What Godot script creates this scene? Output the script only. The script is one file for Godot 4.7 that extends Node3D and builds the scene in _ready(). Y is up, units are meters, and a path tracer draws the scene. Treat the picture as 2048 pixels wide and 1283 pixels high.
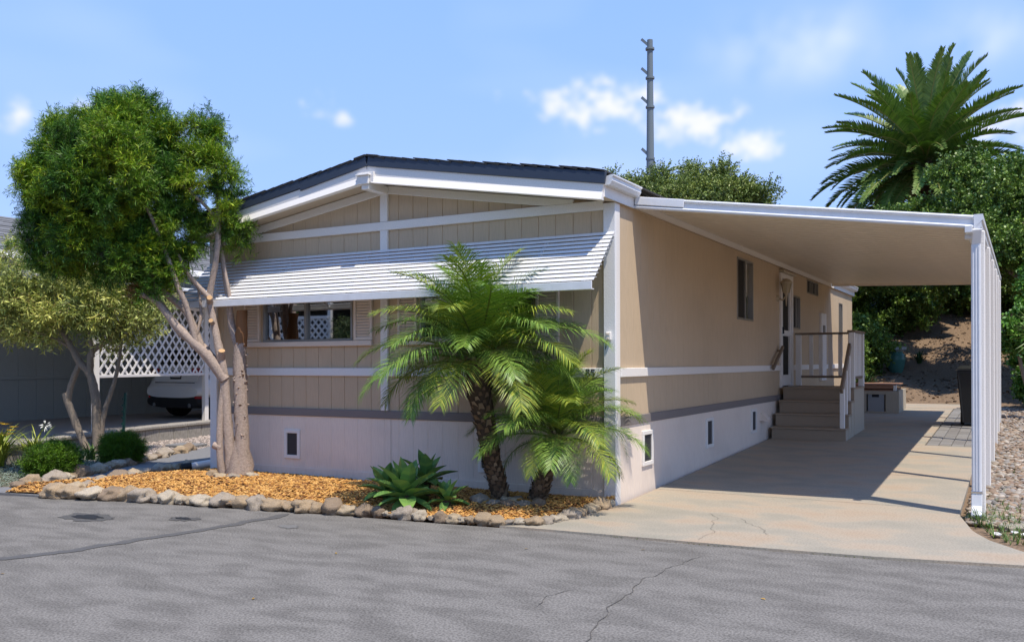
extends Node3D

# ---------- mesh builder ----------
class MB:
	var v := PackedVector3Array()
	var n := PackedVector3Array()
	var c := PackedColorArray()
	var ix := PackedInt32Array()
	var col := Color.WHITE
	func vert(p: Vector3, nn: Vector3) -> int:
		v.append(p); n.append(nn); c.append(col)
		return v.size() - 1
	func tri(a: Vector3, b: Vector3, d: Vector3) -> void:
		var nn := (b - a).cross(d - a).normalized()
		var i := vert(a, nn); vert(b, nn); vert(d, nn)
		ix.append(i); ix.append(i + 2); ix.append(i + 1)
	func quad(a: Vector3, b: Vector3, d: Vector3, e: Vector3) -> void:
		var nn := (b - a).cross(d - a)
		if nn.length_squared() < 1e-16:
			nn = (d - a).cross(e - a)
		nn = nn.normalized()
		var i := vert(a, nn); vert(b, nn); vert(d, nn); vert(e, nn)
		for k in [0, 2, 1, 0, 3, 2]:
			ix.append(i + k)
	func poly(p: PackedVector3Array) -> void:
		for k in range(1, p.size() - 1):
			tri(p[0], p[k], p[k + 1])
	# box with chamfered edges, in the frame t
	func box(t: Transform3D, s: Vector3, ch := 0.0) -> void:
		var h := s * 0.5
		if ch <= 0.0:
			var q := []
			for k in 8:
				q.append(t * Vector3(h.x if k & 1 else -h.x, h.y if k & 2 else -h.y, h.z if k & 4 else -h.z))
			for f in [[0, 2, 3, 1], [4, 5, 7, 6], [0, 1, 5, 4], [2, 6, 7, 3], [0, 4, 6, 2], [1, 3, 7, 5]]:
				quad(q[f[0]], q[f[1]], q[f[2]], q[f[3]])
			return
		ch = minf(ch, minf(h.x, minf(h.y, h.z)) * 0.9)
		var g := h - Vector3(ch, ch, ch)
		var pt := func(k: int, ax: int) -> Vector3:
			var r := Vector3(g.x if k & 1 else -g.x, g.y if k & 2 else -g.y, g.z if k & 4 else -g.z)
			r[ax] = h[ax] if k & (1 << ax) else -h[ax]
			return t * r
		for f in [[0, 2, 3, 1, 2], [4, 5, 7, 6, 2], [0, 1, 5, 4, 1], [2, 6, 7, 3, 1], [0, 4, 6, 2, 0], [1, 3, 7, 5, 0]]:
			quad(pt.call(f[0], f[4]), pt.call(f[1], f[4]), pt.call(f[2], f[4]), pt.call(f[3], f[4]))
		var cc := t.origin
		for e in [[0, 1, 1, 2], [2, 3, 1, 2], [4, 5, 1, 2], [6, 7, 1, 2], [0, 2, 0, 2], [1, 3, 0, 2], [4, 6, 0, 2], [5, 7, 0, 2], [0, 4, 0, 1], [1, 5, 0, 1], [2, 6, 0, 1], [3, 7, 0, 1]]:
			out_quad(pt.call(e[0], e[2]), pt.call(e[1], e[2]), pt.call(e[1], e[3]), pt.call(e[0], e[3]), cc)
		for k in 8:
			var a: Vector3 = pt.call(k, 0)
			var b: Vector3 = pt.call(k, 1)
			var d: Vector3 = pt.call(k, 2)
			if (b - a).cross(d - a).dot(a - cc) < 0.0:
				tri(a, d, b)
			else:
				tri(a, b, d)
	func out_quad(a: Vector3, b: Vector3, d: Vector3, e: Vector3, cc: Vector3) -> void:
		if (b - a).cross(d - a).dot((a + d) * 0.5 - cc) < 0.0:
			quad(a, e, d, b)
		else:
			quad(a, b, d, e)
	func bx(lo: Vector3, hi: Vector3, ch := 0.0) -> void:
		box(Transform3D(Basis(), (lo + hi) * 0.5), (hi - lo).abs(), ch)
	# bar between two points with a rectangular section: w across, h along up
	func bar(a: Vector3, b: Vector3, w: float, h: float, ch := 0.0, up := Vector3.UP) -> void:
		var z := (b - a).normalized()
		var x := up.cross(z)
		if x.length() < 0.01:
			x = Vector3.RIGHT.cross(z)
		x = x.normalized()
		var y := z.cross(x)
		box(Transform3D(Basis(x, y, z), (a + b) * 0.5), Vector3(w, h, a.distance_to(b)), ch)
	# smooth tube through points
	func tube(p: Array, r: Array, sides := 8, rough := 0.0, sd := 0) -> void:
		var base := v.size()
		var m := p.size()
		var ref := Vector3(0.31, 0.17, 0.93)
		for k in m:
			var d: Vector3 = (p[mini(k + 1, m - 1)] - p[maxi(k - 1, 0)]).normalized()
			var x := ref.cross(d).normalized()
			var y := d.cross(x)
			for j in sides:
				var a := TAU * j / sides
				var o := x * cos(a) + y * sin(a)
				var rr: float = r[k]
				if rough > 0.0:
					rr *= 1.0 + rough * (fposmod(sin(float(j * 12 + k * 7 + sd) * 12.9898) * 43758.5453, 1.0) - 0.5) * 2.0
				vert(p[k] + o * rr, o)
		for k in m - 1:
			for j in sides:
				var a := base + k * sides + j
				var b := base + k * sides + (j + 1) % sides
				var a2 := a + sides
				var b2 := b + sides
				for q in [a, b2, b, a, a2, b2]:
					ix.append(q)
		for e in [0, m - 1]:
			var d: Vector3 = (p[1] - p[0]) if e == 0 else (p[m - 2] - p[m - 1])
			var ci := vert(p[e], -d.normalized())
			var ring := []
			for j in sides:
				ring.append(vert(v[base + e * sides + j], -d.normalized()))
			for j in sides:
				var j2: int = ring[(j + 1) % sides]
				if e == 0:
					for q in [ci, ring[j], j2]:
						ix.append(q)
				else:
					for q in [ci, j2, ring[j]]:
						ix.append(q)
	# surface of revolution about y: profile of (radius, height)
	func lathe(t: Transform3D, prof: Array, sides := 16) -> void:
		for k in prof.size() - 1:
			var a: Vector2 = prof[k]
			var b: Vector2 = prof[k + 1]
			var nn := Vector2(b.y - a.y, a.x - b.x).normalized()
			for j in sides:
				var q0 := TAU * j / sides
				var q1 := TAU * (j + 1) / sides
				var e0 := Vector3(cos(q0), 0, sin(q0))
				var e1 := Vector3(cos(q1), 0, sin(q1))
				var i := vert(t * (e0 * a.x + Vector3.UP * a.y), (t.basis * (e0 * nn.x + Vector3.UP * nn.y)).normalized())
				vert(t * (e1 * a.x + Vector3.UP * a.y), (t.basis * (e1 * nn.x + Vector3.UP * nn.y)).normalized())
				vert(t * (e1 * b.x + Vector3.UP * b.y), (t.basis * (e1 * nn.x + Vector3.UP * nn.y)).normalized())
				vert(t * (e0 * b.x + Vector3.UP * b.y), (t.basis * (e0 * nn.x + Vector3.UP * nn.y)).normalized())
				for q in [0, 1, 2, 0, 2, 3]:
					ix.append(i + q)
	func mesh() -> ArrayMesh:
		var arr := []
		arr.resize(Mesh.ARRAY_MAX)
		arr[Mesh.ARRAY_VERTEX] = v
		arr[Mesh.ARRAY_NORMAL] = n
		arr[Mesh.ARRAY_COLOR] = c
		arr[Mesh.ARRAY_INDEX] = ix
		var m := ArrayMesh.new()
		m.add_surface_from_arrays(Mesh.PRIMITIVE_TRIANGLES, arr)
		return m

# ---------- scene helpers ----------
var M := {}
var taken := {}
var rng := RandomNumberGenerator.new()

func numbered(called: String) -> String:
	if not taken.has(called):
		taken[called] = 0
		return called
	taken[called] += 1
	return "%s_%03d" % [called, taken[called]]

func tag(o: Node3D, label: String, category: String, group := "", kind := "") -> void:
	o.set_meta("label", label)
	o.set_meta("category", category)
	if group: o.set_meta("group", group)
	if kind: o.set_meta("kind", kind)

func thing(called: String, label: String, category: String, at := Vector3.ZERO, group := "") -> Node3D:
	var o := Node3D.new()
	o.name = numbered(called)
	add_child(o)
	o.position = at
	tag(o, label, category, group)
	return o

func part(p: Node3D, called: String, m: Mesh, mat: Material, at := Transform3D.IDENTITY) -> MeshInstance3D:
	var o := MeshInstance3D.new()
	o.name = called
	o.mesh = m
	o.material_override = mat
	o.transform = at
	p.add_child(o, true)
	return o

func solo(called: String, m: Mesh, mat: Material, label: String, category: String, group := "", kind := "", at := Transform3D.IDENTITY) -> MeshInstance3D:
	var o := MeshInstance3D.new()
	o.name = numbered(called)
	o.mesh = m
	o.material_override = mat
	o.transform = at
	add_child(o)
	tag(o, label, category, group, kind)
	return o

func scatter(p: Node3D, called: String, m: Mesh, mat: Material, xf: Array, cols: Array) -> MultiMeshInstance3D:
	var mm := MultiMesh.new()
	mm.transform_format = MultiMesh.TRANSFORM_3D
	mm.use_colors = true
	mm.mesh = m
	mm.instance_count = xf.size()
	for k in xf.size():
		mm.set_instance_transform(k, xf[k])
		mm.set_instance_color(k, cols[k % cols.size()])
	var o := MultiMeshInstance3D.new()
	o.name = called
	o.multimesh = mm
	o.set_meta("kind", "stuff")
	o.material_override = mat
	p.add_child(o, true)
	return o

func noise(seed_: int, freq: float, oct := 4, type := FastNoiseLite.TYPE_SIMPLEX_SMOOTH) -> FastNoiseLite:
	var f := FastNoiseLite.new()
	f.seed = seed_
	f.frequency = freq
	f.noise_type = type
	f.fractal_octaves = oct
	return f

func tex(seed_: int, freq: float, stops: Array, size := 512, oct := 4, type := FastNoiseLite.TYPE_SIMPLEX_SMOOTH, ramp := true) -> NoiseTexture2D:
	var t := NoiseTexture2D.new()
	t.width = size
	t.height = size
	t.seamless = freq < 0.045
	t.seamless_blend_skirt = 0.4
	t.noise = noise(seed_, freq, oct, type)
	var g := Gradient.new()
	var offs := PackedFloat32Array()
	var cols := PackedColorArray()
	for s in stops:
		offs.append(s[0])
		cols.append(s[1].linear_to_srgb() if s[1] is Color else (Color(s[1], s[1], s[1]).linear_to_srgb() if ramp else Color(s[1], s[1], s[1])))
	g.offsets = offs
	g.colors = cols
	t.color_ramp = g
	return t

func lin(r: float, g: float, b: float) -> Color:
	return Color(r, g, b).linear_to_srgb()

func mat(called: String, c: Color, rough := 0.7, o := {}) -> StandardMaterial3D:
	var m := StandardMaterial3D.new()
	m.resource_name = called
	m.albedo_color = c
	m.roughness = rough
	m.metallic_specular = o.get("spec", 0.4)
	m.metallic = o.get("metal", 0.0)
	m.uv1_triplanar = true
	m.uv1_world_triplanar = o.get("world", true)
	m.uv1_scale = o.get("scale", Vector3.ONE)
	if o.has("tex"): m.albedo_texture = o.tex
	if o.has("bump"):
		m.heightmap_enabled = true
		m.heightmap_texture = o.bump
		m.heightmap_scale = o.get("depth", 0.3)
	if o.has("detail"):
		m.detail_enabled = true
		m.detail_albedo = o.detail
		m.detail_blend_mode = BaseMaterial3D.BLEND_MODE_MUL
		m.detail_uv_layer = BaseMaterial3D.DETAIL_UV_2
		m.uv2_triplanar = true
		m.uv2_world_triplanar = true
		m.uv2_scale = o.get("scale2", Vector3.ONE)
	if o.get("vc", false): m.vertex_color_use_as_albedo = true
	if o.has("back"):
		m.backlight_enabled = true
		m.backlight = o.back
	if o.has("coat"):
		m.clearcoat_enabled = true
		m.clearcoat = o.coat
		m.clearcoat_roughness = 0.05
	M[called] = m
	return m

func _ready() -> void:
	rng.seed = 7
	# ----- camera -----
	var cam := Camera3D.new()
	cam.name = "camera"
	cam.position = Vector3(3.529, 1.45, 8.399)
	cam.rotation = Vector3(0, deg_to_rad(29.38), -0.00313)
	cam.set_frustum(0.1 * 1283.0 / 1792.0, Vector2(0, 0.1 * 83.1 / 1792.0), 0.1, 900.0)
	add_child(cam)
	cam.current = true
	# ----- sky, sun, exposure -----
	var env := Environment.new()
	env.background_mode = Environment.BG_SKY
	env.sky = Sky.new()
	env.sky.sky_material = make_sky()
	env.background_energy_multiplier = 0.94
	env.tonemap_mode = Environment.TONE_MAPPER_LINEAR
	env.tonemap_exposure = 1.5
	env.sdfgi_enabled = true
	env.ssao_enabled = true
	env.ssil_enabled = true
	var we := WorldEnvironment.new()
	we.name = "world_environment"
	we.environment = env
	add_child(we)
	var sun := DirectionalLight3D.new()
	sun.name = "sun"
	sun.light_energy = 1.1
	sun.light_color = Color(1.0, 0.965, 0.91)
	sun.light_angular_distance = 0.5
	sun.shadow_enabled = true
	add_child(sun)
	sun.look_at_from_position(Vector3(12.0, 30, 6.3), Vector3.ZERO)
	materials()
	ground()
	house()
	carport()
	stairs()
	neighbour()
	behind()
	podocarpus()
	olive()
	date_palms()
	agaves()
	small_plants()
	rocks()
	loose_cover()
	small_things()
	across_street()

func make_sky() -> PanoramaSkyMaterial:
	var w := 1536
	var h := 768
	var im := Image.create(w, h, false, Image.FORMAT_RGBF)
	var f := noise(11, 1.0, 5)
	var big := noise(5, 1.0, 3)
	# puffs: azimuth (from -z towards +x), elevation, half width, half height in degrees, strength
	var puffs := [[-23.6, 16.0, 4.4, 1.5, 0.9], [-18.0, 14.7, 3.2, 1.4, 0.95], [-14.2, 13.2, 1.8, 0.9, 0.9], [-30.2, 16.6, 0.5, 0.45, 0.8], [-40.0, 15.0, 0.8, 0.5, 0.7], [-41.4, 15.9, 1.5, 0.8, 0.45], [-58.4, 13.6, 0.9, 1.1, 0.6], [-24.3, 14.6, 1.6, 0.6, 0.5], [0.5, 13.0, 4.0, 1.2, 0.8], [-54.6, 14.4, 1.0, 0.6, 0.5]]
	# soft veils, the same way
	var veils := [[-11.5, 18.6, 4.5, 2.0, 0.42], [-1.5, 17.8, 2.5, 1.6, 0.4], [-29.0, 11.8, 6.0, 0.8, 0.3]]
	var r2 := RandomNumberGenerator.new()
	r2.seed = 3
	for k in 14:
		veils.append([r2.randf_range(15.0, 170.0) * (1 if k % 2 else -1) - (60.0 if k % 2 == 0 else 0.0), r2.randf_range(12.0, 24.0), r2.randf_range(3.0, 6.0), r2.randf_range(1.0, 2.2), 0.4])
	for k in 60:
		var az := r2.randf_range(12.0, 290.0)
		puffs.append([az if az < 180.0 else az - 360.0, r2.randf_range(9.0, 24.0), r2.randf_range(0.8, 5.0), r2.randf_range(0.5, 1.6), r2.randf_range(0.4, 0.9)])
	var top := Color(0.125, 0.29, 0.73)
	var low := Color(0.40, 0.565, 0.90)
	for y in h:
		var el := 90.0 - (y + 0.5) / h * 180.0
		var t := pow(clampf(el / 52.0, 0.0, 1.0), 0.62)
		var base := low.lerp(top, t)
		if el < 0.0:
			base = Color(0.28, 0.27, 0.25)
		var cloudy := el > 4.0 and el < 30.0
		var wis := el > 3.0 and el < 60.0
		for x in w:
			var cc := base
			if wis:
				var az := (x + 0.5) / w * 360.0
				if az > 180.0:
					az -= 360.0
				var a := deg_to_rad(az)
				var e := deg_to_rad(el)
				var d := Vector3(sin(a) * cos(e), sin(e), -cos(a) * cos(e))
				var veil := clampf(big.get_noise_3dv(d * Vector3(2.2, 6.0, 2.2)) * 0.9 - 0.05, 0.0, 1.0) * 0.22
				cc = cc.lerp(Color(0.78, 0.84, 0.95), veil)
				for q in veils:
					var wx: float = (az - q[0]) / q[2]
					var wy: float = (el - q[1]) / q[3]
					var wr := wx * wx + wy * wy
					if wr < 6.0:
						cc = cc.lerp(Color(0.80, 0.82, 0.93), q[4] * exp(-wr) * clampf(0.75 + big.get_noise_3dv(d * 14.0) * 0.9, 0.0, 1.3))
				if cloudy:
					var s := 0.0
					for q in puffs:
						var dx: float = (az - q[0]) / q[2]
						if absf(dx) < 1.6:
							var dy: float = (el - q[1]) / q[3]
							if absf(dy) < 1.6:
								s = maxf(s, q[4] * (1.0 - dx * dx - dy * dy + 0.55))
					if s > 0.0:
						var nn := f.get_noise_3dv(d * Vector3(26, 44, 26)) + 0.5 * f.get_noise_3dv(d * 90.0)
						var k := smoothstep(0.25, 1.35, s * 0.78 + nn * 0.8)
						cc = cc.lerp(Color(0.90, 0.84, 0.88), k * 0.66)
			im.set_pixel(x, y, cc)
	var sm := PanoramaSkyMaterial.new()
	sm.panorama = ImageTexture.create_from_image(im)
	return sm

func materials() -> void:
	var fine := tex(1, 0.09, [[0.0, 0.80], [0.5, 0.95], [1.0, 1.0]])
	var streak := tex(2, 0.03, [[0.0, 0.86], [0.5, 0.96], [1.0, 1.0]])
	var grainb := tex(3, 0.06, [[0.0, 0.0], [1.0, 1.0]])
	var speck := tex(4, 0.25, [[0.0, 0.30], [0.42, 0.62], [0.6, 0.85], [1.0, 1.0]], 1024, 3)
	var patchy := tex(6, 0.012, [[0.0, 0.68], [0.36, 0.80], [0.64, 0.98], [1.0, 1.0]], 1024, 7)
	var gritb := tex(7, 0.2, [[0.0, 0.0], [1.0, 1.0]], 1024, 3)
	var grain := tex(8, 0.055, [[0.0, 0.45], [0.34, 0.66], [0.5, 0.80], [0.66, 0.96], [1.0, 1.0]], 2048, 7)
	# house paints
	var sv := Vector3(3.0, 0.22, 3.0)
	var side := Vector3(4.0, 0.3, 4.0)
	mat("tan_paint", lin(0.60, 0.462, 0.31), 0.62, {"tex": streak, "scale": sv, "bump": grainb, "depth": 0.12, "detail": patchy_soft(21), "scale2": Vector3(0.3, 0.3, 0.3)})
	mat("white_paint", lin(0.86, 0.82, 0.765), 0.5, {"tex": fine, "scale": Vector3(1.5, 1.5, 1.5), "bump": grainb, "depth": 0.1})
	mat("skirt_paint", lin(0.89, 0.765, 0.65), 0.55, {"tex": streak, "scale": side, "bump": grainb, "depth": 0.08, "detail": patchy_soft(22), "scale2": Vector3(0.4, 0.4, 0.4)})
	mat("rough_white", lin(0.83, 0.82, 0.80), 0.6, {"tex": fine, "scale": Vector3(2, 2, 2), "bump": tex(9, 0.05, [[0.0, 0.0], [0.5, 0.8], [1.0, 1.0]]), "depth": 0.13, "world": true})
	mat("grey_paint", lin(0.225, 0.20, 0.19), 0.6, {"tex": fine, "scale": Vector3(1.5, 1.5, 1.5)})
	mat("soffit_tan", lin(0.54, 0.43, 0.30), 0.65, {"tex": fine, "scale": Vector3(1, 1, 1)})
	mat("slate_metal", lin(0.045, 0.06, 0.09), 0.45, {"tex": fine, "scale": Vector3(2, 2, 2)})
	mat("shingle", lin(0.05, 0.05, 0.052), 0.9, {"tex": speck, "scale": Vector3(3, 3, 3), "bump": gritb, "depth": 0.1})
	mat("shingle_grey", lin(0.24, 0.235, 0.23), 0.9, {"tex": speck, "scale": Vector3(2, 2, 2)})
	mat("white_alu", lin(0.80, 0.80, 0.80), 0.32, {"tex": tex(12, 0.02, [[0.0, 0.9], [1.0, 1.0]]), "scale": Vector3(0.7, 0.7, 0.7)})
	mat("pan_alu", lin(0.84, 0.735, 0.59), 0.4, {"tex": tex(13, 0.02, [[0.0, 0.86], [1.0, 1.0]]), "scale": Vector3(0.5, 0.5, 0.5)})
	mat("window_alu", lin(0.30, 0.28, 0.25), 0.4, {"metal": 0.6})
	mat("shutter_paint", lin(0.78, 0.67, 0.56), 0.55, {"tex": fine, "scale": Vector3(2, 2, 2)})
	mat("film_glass", lin(0.40, 0.41, 0.42), 0.02, {"metal": 1.0})
	var gl := StandardMaterial3D.new()
	gl.resource_name = "pane_glass"
	gl.albedo_color = Color(0.8, 0.85, 0.85, 0.06)
	gl.transparency = BaseMaterial3D.TRANSPARENCY_ALPHA
	gl.roughness = 0.02
	gl.metallic_specular = 0.8
	M["pane_glass"] = gl
	mat("screen_mesh", lin(0.016, 0.015, 0.014), 0.7)
	mat("blind", lin(0.55, 0.53, 0.47), 0.7)
	mat("interior", lin(0.22, 0.20, 0.18), 0.8)
	mat("vent_mesh", lin(0.05, 0.05, 0.052), 0.6)
	mat("dark_metal", lin(0.03, 0.03, 0.032), 0.45, {"metal": 0.3})
	mat("brown_rail", lin(0.22, 0.165, 0.115), 0.6, {"tex": streak, "scale": Vector3(4, 4, 4)})
	mat("step_paint", lin(0.36, 0.28, 0.20), 0.6, {"tex": streak, "scale": Vector3(0.6, 5, 5), "bump": grainb, "depth": 0.1})
	# ground
	mat("asphalt", lin(0.255, 0.237, 0.213), 0.95, {"spec": 0.2, "tex": grain, "scale": Vector3(0.42, 0.42, 0.42), "bump": gritb, "depth": 0.25, "detail": patchy, "scale2": Vector3(0.13, 0.2, 0.3)})
	mat("asphalt_seal", lin(0.15, 0.143, 0.135), 0.75, {"tex": speck, "scale": Vector3(2.2, 2.2, 2.2), "bump": gritb, "depth": 0.06})
	mat("oil", lin(0.028, 0.027, 0.027), 0.6, {"tex": speck, "scale": Vector3(2.2, 2.2, 2.2)})
	mat("oil_edge", lin(0.13, 0.123, 0.113), 0.8, {"tex": speck, "scale": Vector3(2.0, 2.0, 2.0)})
	mat("scuff", lin(0.235, 0.225, 0.21), 0.9, {"tex": speck, "scale": Vector3(2.0, 2.0, 2.0)})
	var pink := tex(31, 0.008, [[0.0, Color(0.76, 0.79, 0.77)], [0.42, Color(0.90, 0.90, 0.87)], [0.56, Color(1.0, 0.94, 0.87)], [1.0, Color(1.0, 0.86, 0.74)]], 512, 5)
	mat("concrete", lin(0.425, 0.375, 0.305), 0.85, {"tex": tex(32, 0.05, [[0.0, 0.45], [0.28, 0.78], [0.5, 0.95], [1.0, 1.0]], 2048, 7), "scale": Vector3(0.4, 0.4, 0.75), "bump": gritb, "depth": 0.15, "detail": pink, "scale2": Vector3(0.25, 0.25, 0.38)})
	mat("concrete_plain", lin(0.33, 0.305, 0.27), 0.88, {"tex": tex(33, 0.03, [[0.0, 0.7], [0.5, 0.93], [1.0, 1.0]], 512, 5), "scale": Vector3(0.6, 0.6, 0.6), "bump": gritb, "depth": 0.2})
	mat("path_grey", lin(0.215, 0.21, 0.205), 0.9, {"tex": tex(34, 0.04, [[0.0, 0.7], [0.5, 0.93], [1.0, 1.0]], 512, 5), "scale": Vector3(0.8, 0.8, 0.8), "bump": gritb, "depth": 0.1})
	mat("crack", lin(0.10, 0.09, 0.08), 0.95)
	mat("paver", lin(0.33, 0.315, 0.30), 0.9, {"tex": speck, "scale": Vector3(2, 2, 2), "bump": gritb, "depth": 0.1, "vc": true})
	mat("dirt", lin(0.235, 0.16, 0.10), 0.95, {"tex": tex(35, 0.05, [[0.0, 0.6], [0.45, 0.85], [0.6, 1.0], [1.0, 1.1]], 1024, 5), "scale": Vector3(0.4, 0.4, 0.4), "bump": tex(36, 0.08, [[0.0, 0.0], [1.0, 1.0]], 512, 5), "depth": 2.0})
	mat("mulch_base", lin(0.20, 0.105, 0.038), 0.95, {"tex": speck, "scale": Vector3(2, 2, 2)})
	mat("chip", lin(1, 1, 1), 0.8, {"vc": true})
	mat("stone", lin(1, 1, 1), 0.85, {"vc": true, "world": false, "tex": tex(37, 0.03, [[0.0, 0.35], [0.4, 0.72], [0.58, 1.0], [1.0, 1.0]], 512, 6), "scale": Vector3(1.6, 1.6, 1.6), "bump": tex(38, 0.05, [[0.0, 0.0], [1.0, 1.0]], 512, 5), "depth": 0.8})
	mat("pebble", lin(1, 1, 1), 0.85, {"vc": true})
	mat("pink_gravel", lin(0.36, 0.30, 0.26), 0.95, {"tex": speck, "scale": Vector3(1.8, 1.8, 1.8), "bump": gritb, "depth": 0.3})
	mat("block", lin(0.36, 0.33, 0.285), 0.9, {"tex": tex(39, 0.03, [[0.0, 0.45], [0.35, 0.75], [0.6, 0.97], [1.0, 1.0]], 512, 5), "scale": Vector3(2.2, 0.5, 2.2), "bump": gritb, "depth": 0.1})
	mat("nb_drive", lin(0.27, 0.245, 0.22), 0.9, {"tex": fine, "scale": Vector3(0.5, 0.5, 0.5)})
	mat("nb_wall", lin(0.31, 0.335, 0.315), 0.7, {"tex": streak, "scale": side})
	# plants: leaf colours come from the vertices, alike on the lit and the shaded side
	for a in [["needle", 0.5, Color(0.42, 0.55, 0.12)], ["leaf", 0.45, Color(0.26, 0.36, 0.10)], ["frond", 0.42, Color(0.30, 0.42, 0.10)], ["big_leaf", 0.38, Color(0.16, 0.26, 0.05)]]:
		mat(a[0], Color.WHITE, a[1], {"vc": true, "back": a[2], "spec": 0.45})
	mat("bark_pale", lin(0.52, 0.41, 0.335), 0.9, {"tex": tex(41, 0.035, [[0.0, 0.45], [0.4, 0.8], [0.55, 1.0], [1.0, 1.1]], 512, 5), "scale": Vector3(2.2, 5.0, 2.2), "bump": tex(42, 0.04, [[0.0, 0.0], [1.0, 1.0]], 512, 5), "depth": 0.7, "detail": patchy, "scale2": Vector3(2, 2, 2)})
	mat("bark_peel", lin(0.34, 0.165, 0.07), 0.85, {"tex": speck, "scale": Vector3(3, 3, 3)})
	mat("bark_olive", lin(0.30, 0.245, 0.19), 0.9, {"tex": tex(43, 0.04, [[0.0, 0.4], [0.5, 0.9], [1.0, 1.1]], 512, 5), "scale": Vector3(4, 1.5, 4), "bump": tex(44, 0.05, [[0.0, 0.0], [1.0, 1.0]], 512, 5), "depth": 0.6})
	mat("cut_wood", lin(0.55, 0.34, 0.17), 0.8)
	mat("palm_bark", lin(0.115, 0.075, 0.045), 0.95, {"tex": speck, "scale": Vector3(3, 3, 3)})
	mat("boot", lin(1, 1, 1), 0.9, {"vc": true})
	# car and objects
	mat("car_white", lin(0.72, 0.72, 0.71), 0.35, {"coat": 1.0})
	mat("black_plastic", lin(0.016, 0.016, 0.017), 0.5)
	mat("rubber", lin(0.014, 0.014, 0.014), 0.85)
	mat("tail_red", lin(0.30, 0.012, 0.015), 0.15, {"coat": 1.0})
	mat("chrome", lin(0.6, 0.6, 0.6), 0.15, {"metal": 1.0})
	mat("car_glass", lin(0.02, 0.022, 0.025), 0.05, {"coat": 1.0})
	mat("plate_white", lin(0.55, 0.55, 0.55), 0.4)
	mat("bin_black", lin(0.02, 0.021, 0.022), 0.38, {"bump": gritb, "depth": 0.05})
	mat("green_steel", lin(0.02, 0.075, 0.065), 0.5)
	mat("box_tan", lin(0.44, 0.385, 0.30), 0.7, {"tex": streak, "scale": sv})
	mat("redwood", lin(0.36, 0.19, 0.115), 0.7, {"tex": streak, "scale": Vector3(0.4, 4, 4)})
	mat("grey_door", lin(0.30, 0.31, 0.32), 0.5)
	mat("pot_glaze", lin(0.10, 0.26, 0.21), 0.25, {"tex": tex(47, 0.03, [[0.0, 0.5], [1.0, 1.2]]), "scale": Vector3(3, 3, 3)})
	mat("pot_rim", lin(0.55, 0.58, 0.58), 0.5)
	mat("pole_grey", lin(0.16, 0.20, 0.22), 0.6)
	mat("lamp_paint", lin(0.50, 0.43, 0.31), 0.5)
	mat("lamp_glass", lin(0.42, 0.36, 0.24), 0.25)
	mat("dark_house", lin(0.05, 0.052, 0.055), 0.8)
	mat("flower_white", lin(0.75, 0.74, 0.68), 0.6, {"back": Color(0.5, 0.5, 0.45)})
	mat("flower_yellow", lin(0.70, 0.45, 0.02), 0.6, {"back": Color(0.5, 0.35, 0.02)})

func patchy_soft(sd: int) -> NoiseTexture2D:
	return tex(sd, 0.01, [[0.0, 0.88], [0.5, 0.97], [1.0, 1.0]], 256, 4)

# height of the natural ground
func gh(x: float, z: float) -> float:
	var y := 0.0
	if z < 0.0:
		y = -0.03 * z * smoothstep(-8.0, -3.0, x)
	if z < -15.2:
		var k := minf(-15.2 - z, 23.0)
		y = lerpf(y, 0.45, clampf(k / 3.0, 0.0, 1.0))
		y += 0.13 * k + 0.27 * maxf(0.0, k - 5.0)
	return y

func sheet(p: PackedVector2Array, y: float, slope := true) -> ArrayMesh:
	# flat or sloped sheet over a polygon in (x, z), cut into strips so that it follows the slope
	var m := MB.new()
	var pieces := [p]
	if slope:
		pieces = []
		for cut in [[-40.0, 0.0], [0.0, 40.0]]:
			var r := PackedVector2Array([Vector2(-90, cut[0]), Vector2(90, cut[0]), Vector2(90, cut[1]), Vector2(-90, cut[1])])
			pieces.append_array(Geometry2D.intersect_polygons(p, r))
	for q in pieces:
		var t := Geometry2D.triangulate_polygon(q)
		for k in range(0, t.size(), 3):
			var a := []
			for j in 3:
				var s: Vector2 = q[t[k + j]]
				a.append(Vector3(s.x, y + (maxf(0.0, -0.03 * s.y) if slope else 0.0), s.y))
			if (a[1] - a[0]).cross(a[2] - a[0]).y < 0.0:
				m.tri(a[0], a[2], a[1])
			else:
				m.tri(a[0], a[1], a[2])
	for k in p.size():
		var e := [p[k], p[(k + 1) % p.size()]]
		var q := []
		for j in 2:
			q.append(Vector3(e[j].x, y + (maxf(0.0, -0.03 * e[j].y) if slope else 0.0), e[j].y))
		m.quad(q[0], q[1], q[1] + Vector3.DOWN * 0.06, q[0] + Vector3.DOWN * 0.06)
	return m.mesh()

func v2(a: Array) -> PackedVector2Array:
	var p := PackedVector2Array()
	for k in range(0, a.size(), 2):
		p.append(Vector2(a[k], a[k + 1]))
	return p

var bank_noise: FastNoiseLite
var road_edge := [-30.0, 2.9, -9.0, 2.75, -6.27, 2.54, -4.64, 2.19, -3.09, 1.94, -1.97, 1.76, -1.11, 1.69, -0.43, 1.6, 0.04, 1.555, 0.93, 1.5, 1.73, 1.46, 2.62, 1.37, 3.57, 1.18, 5.5, 0.85, 9.0, 0.5, 30.0, 0.3]

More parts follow.
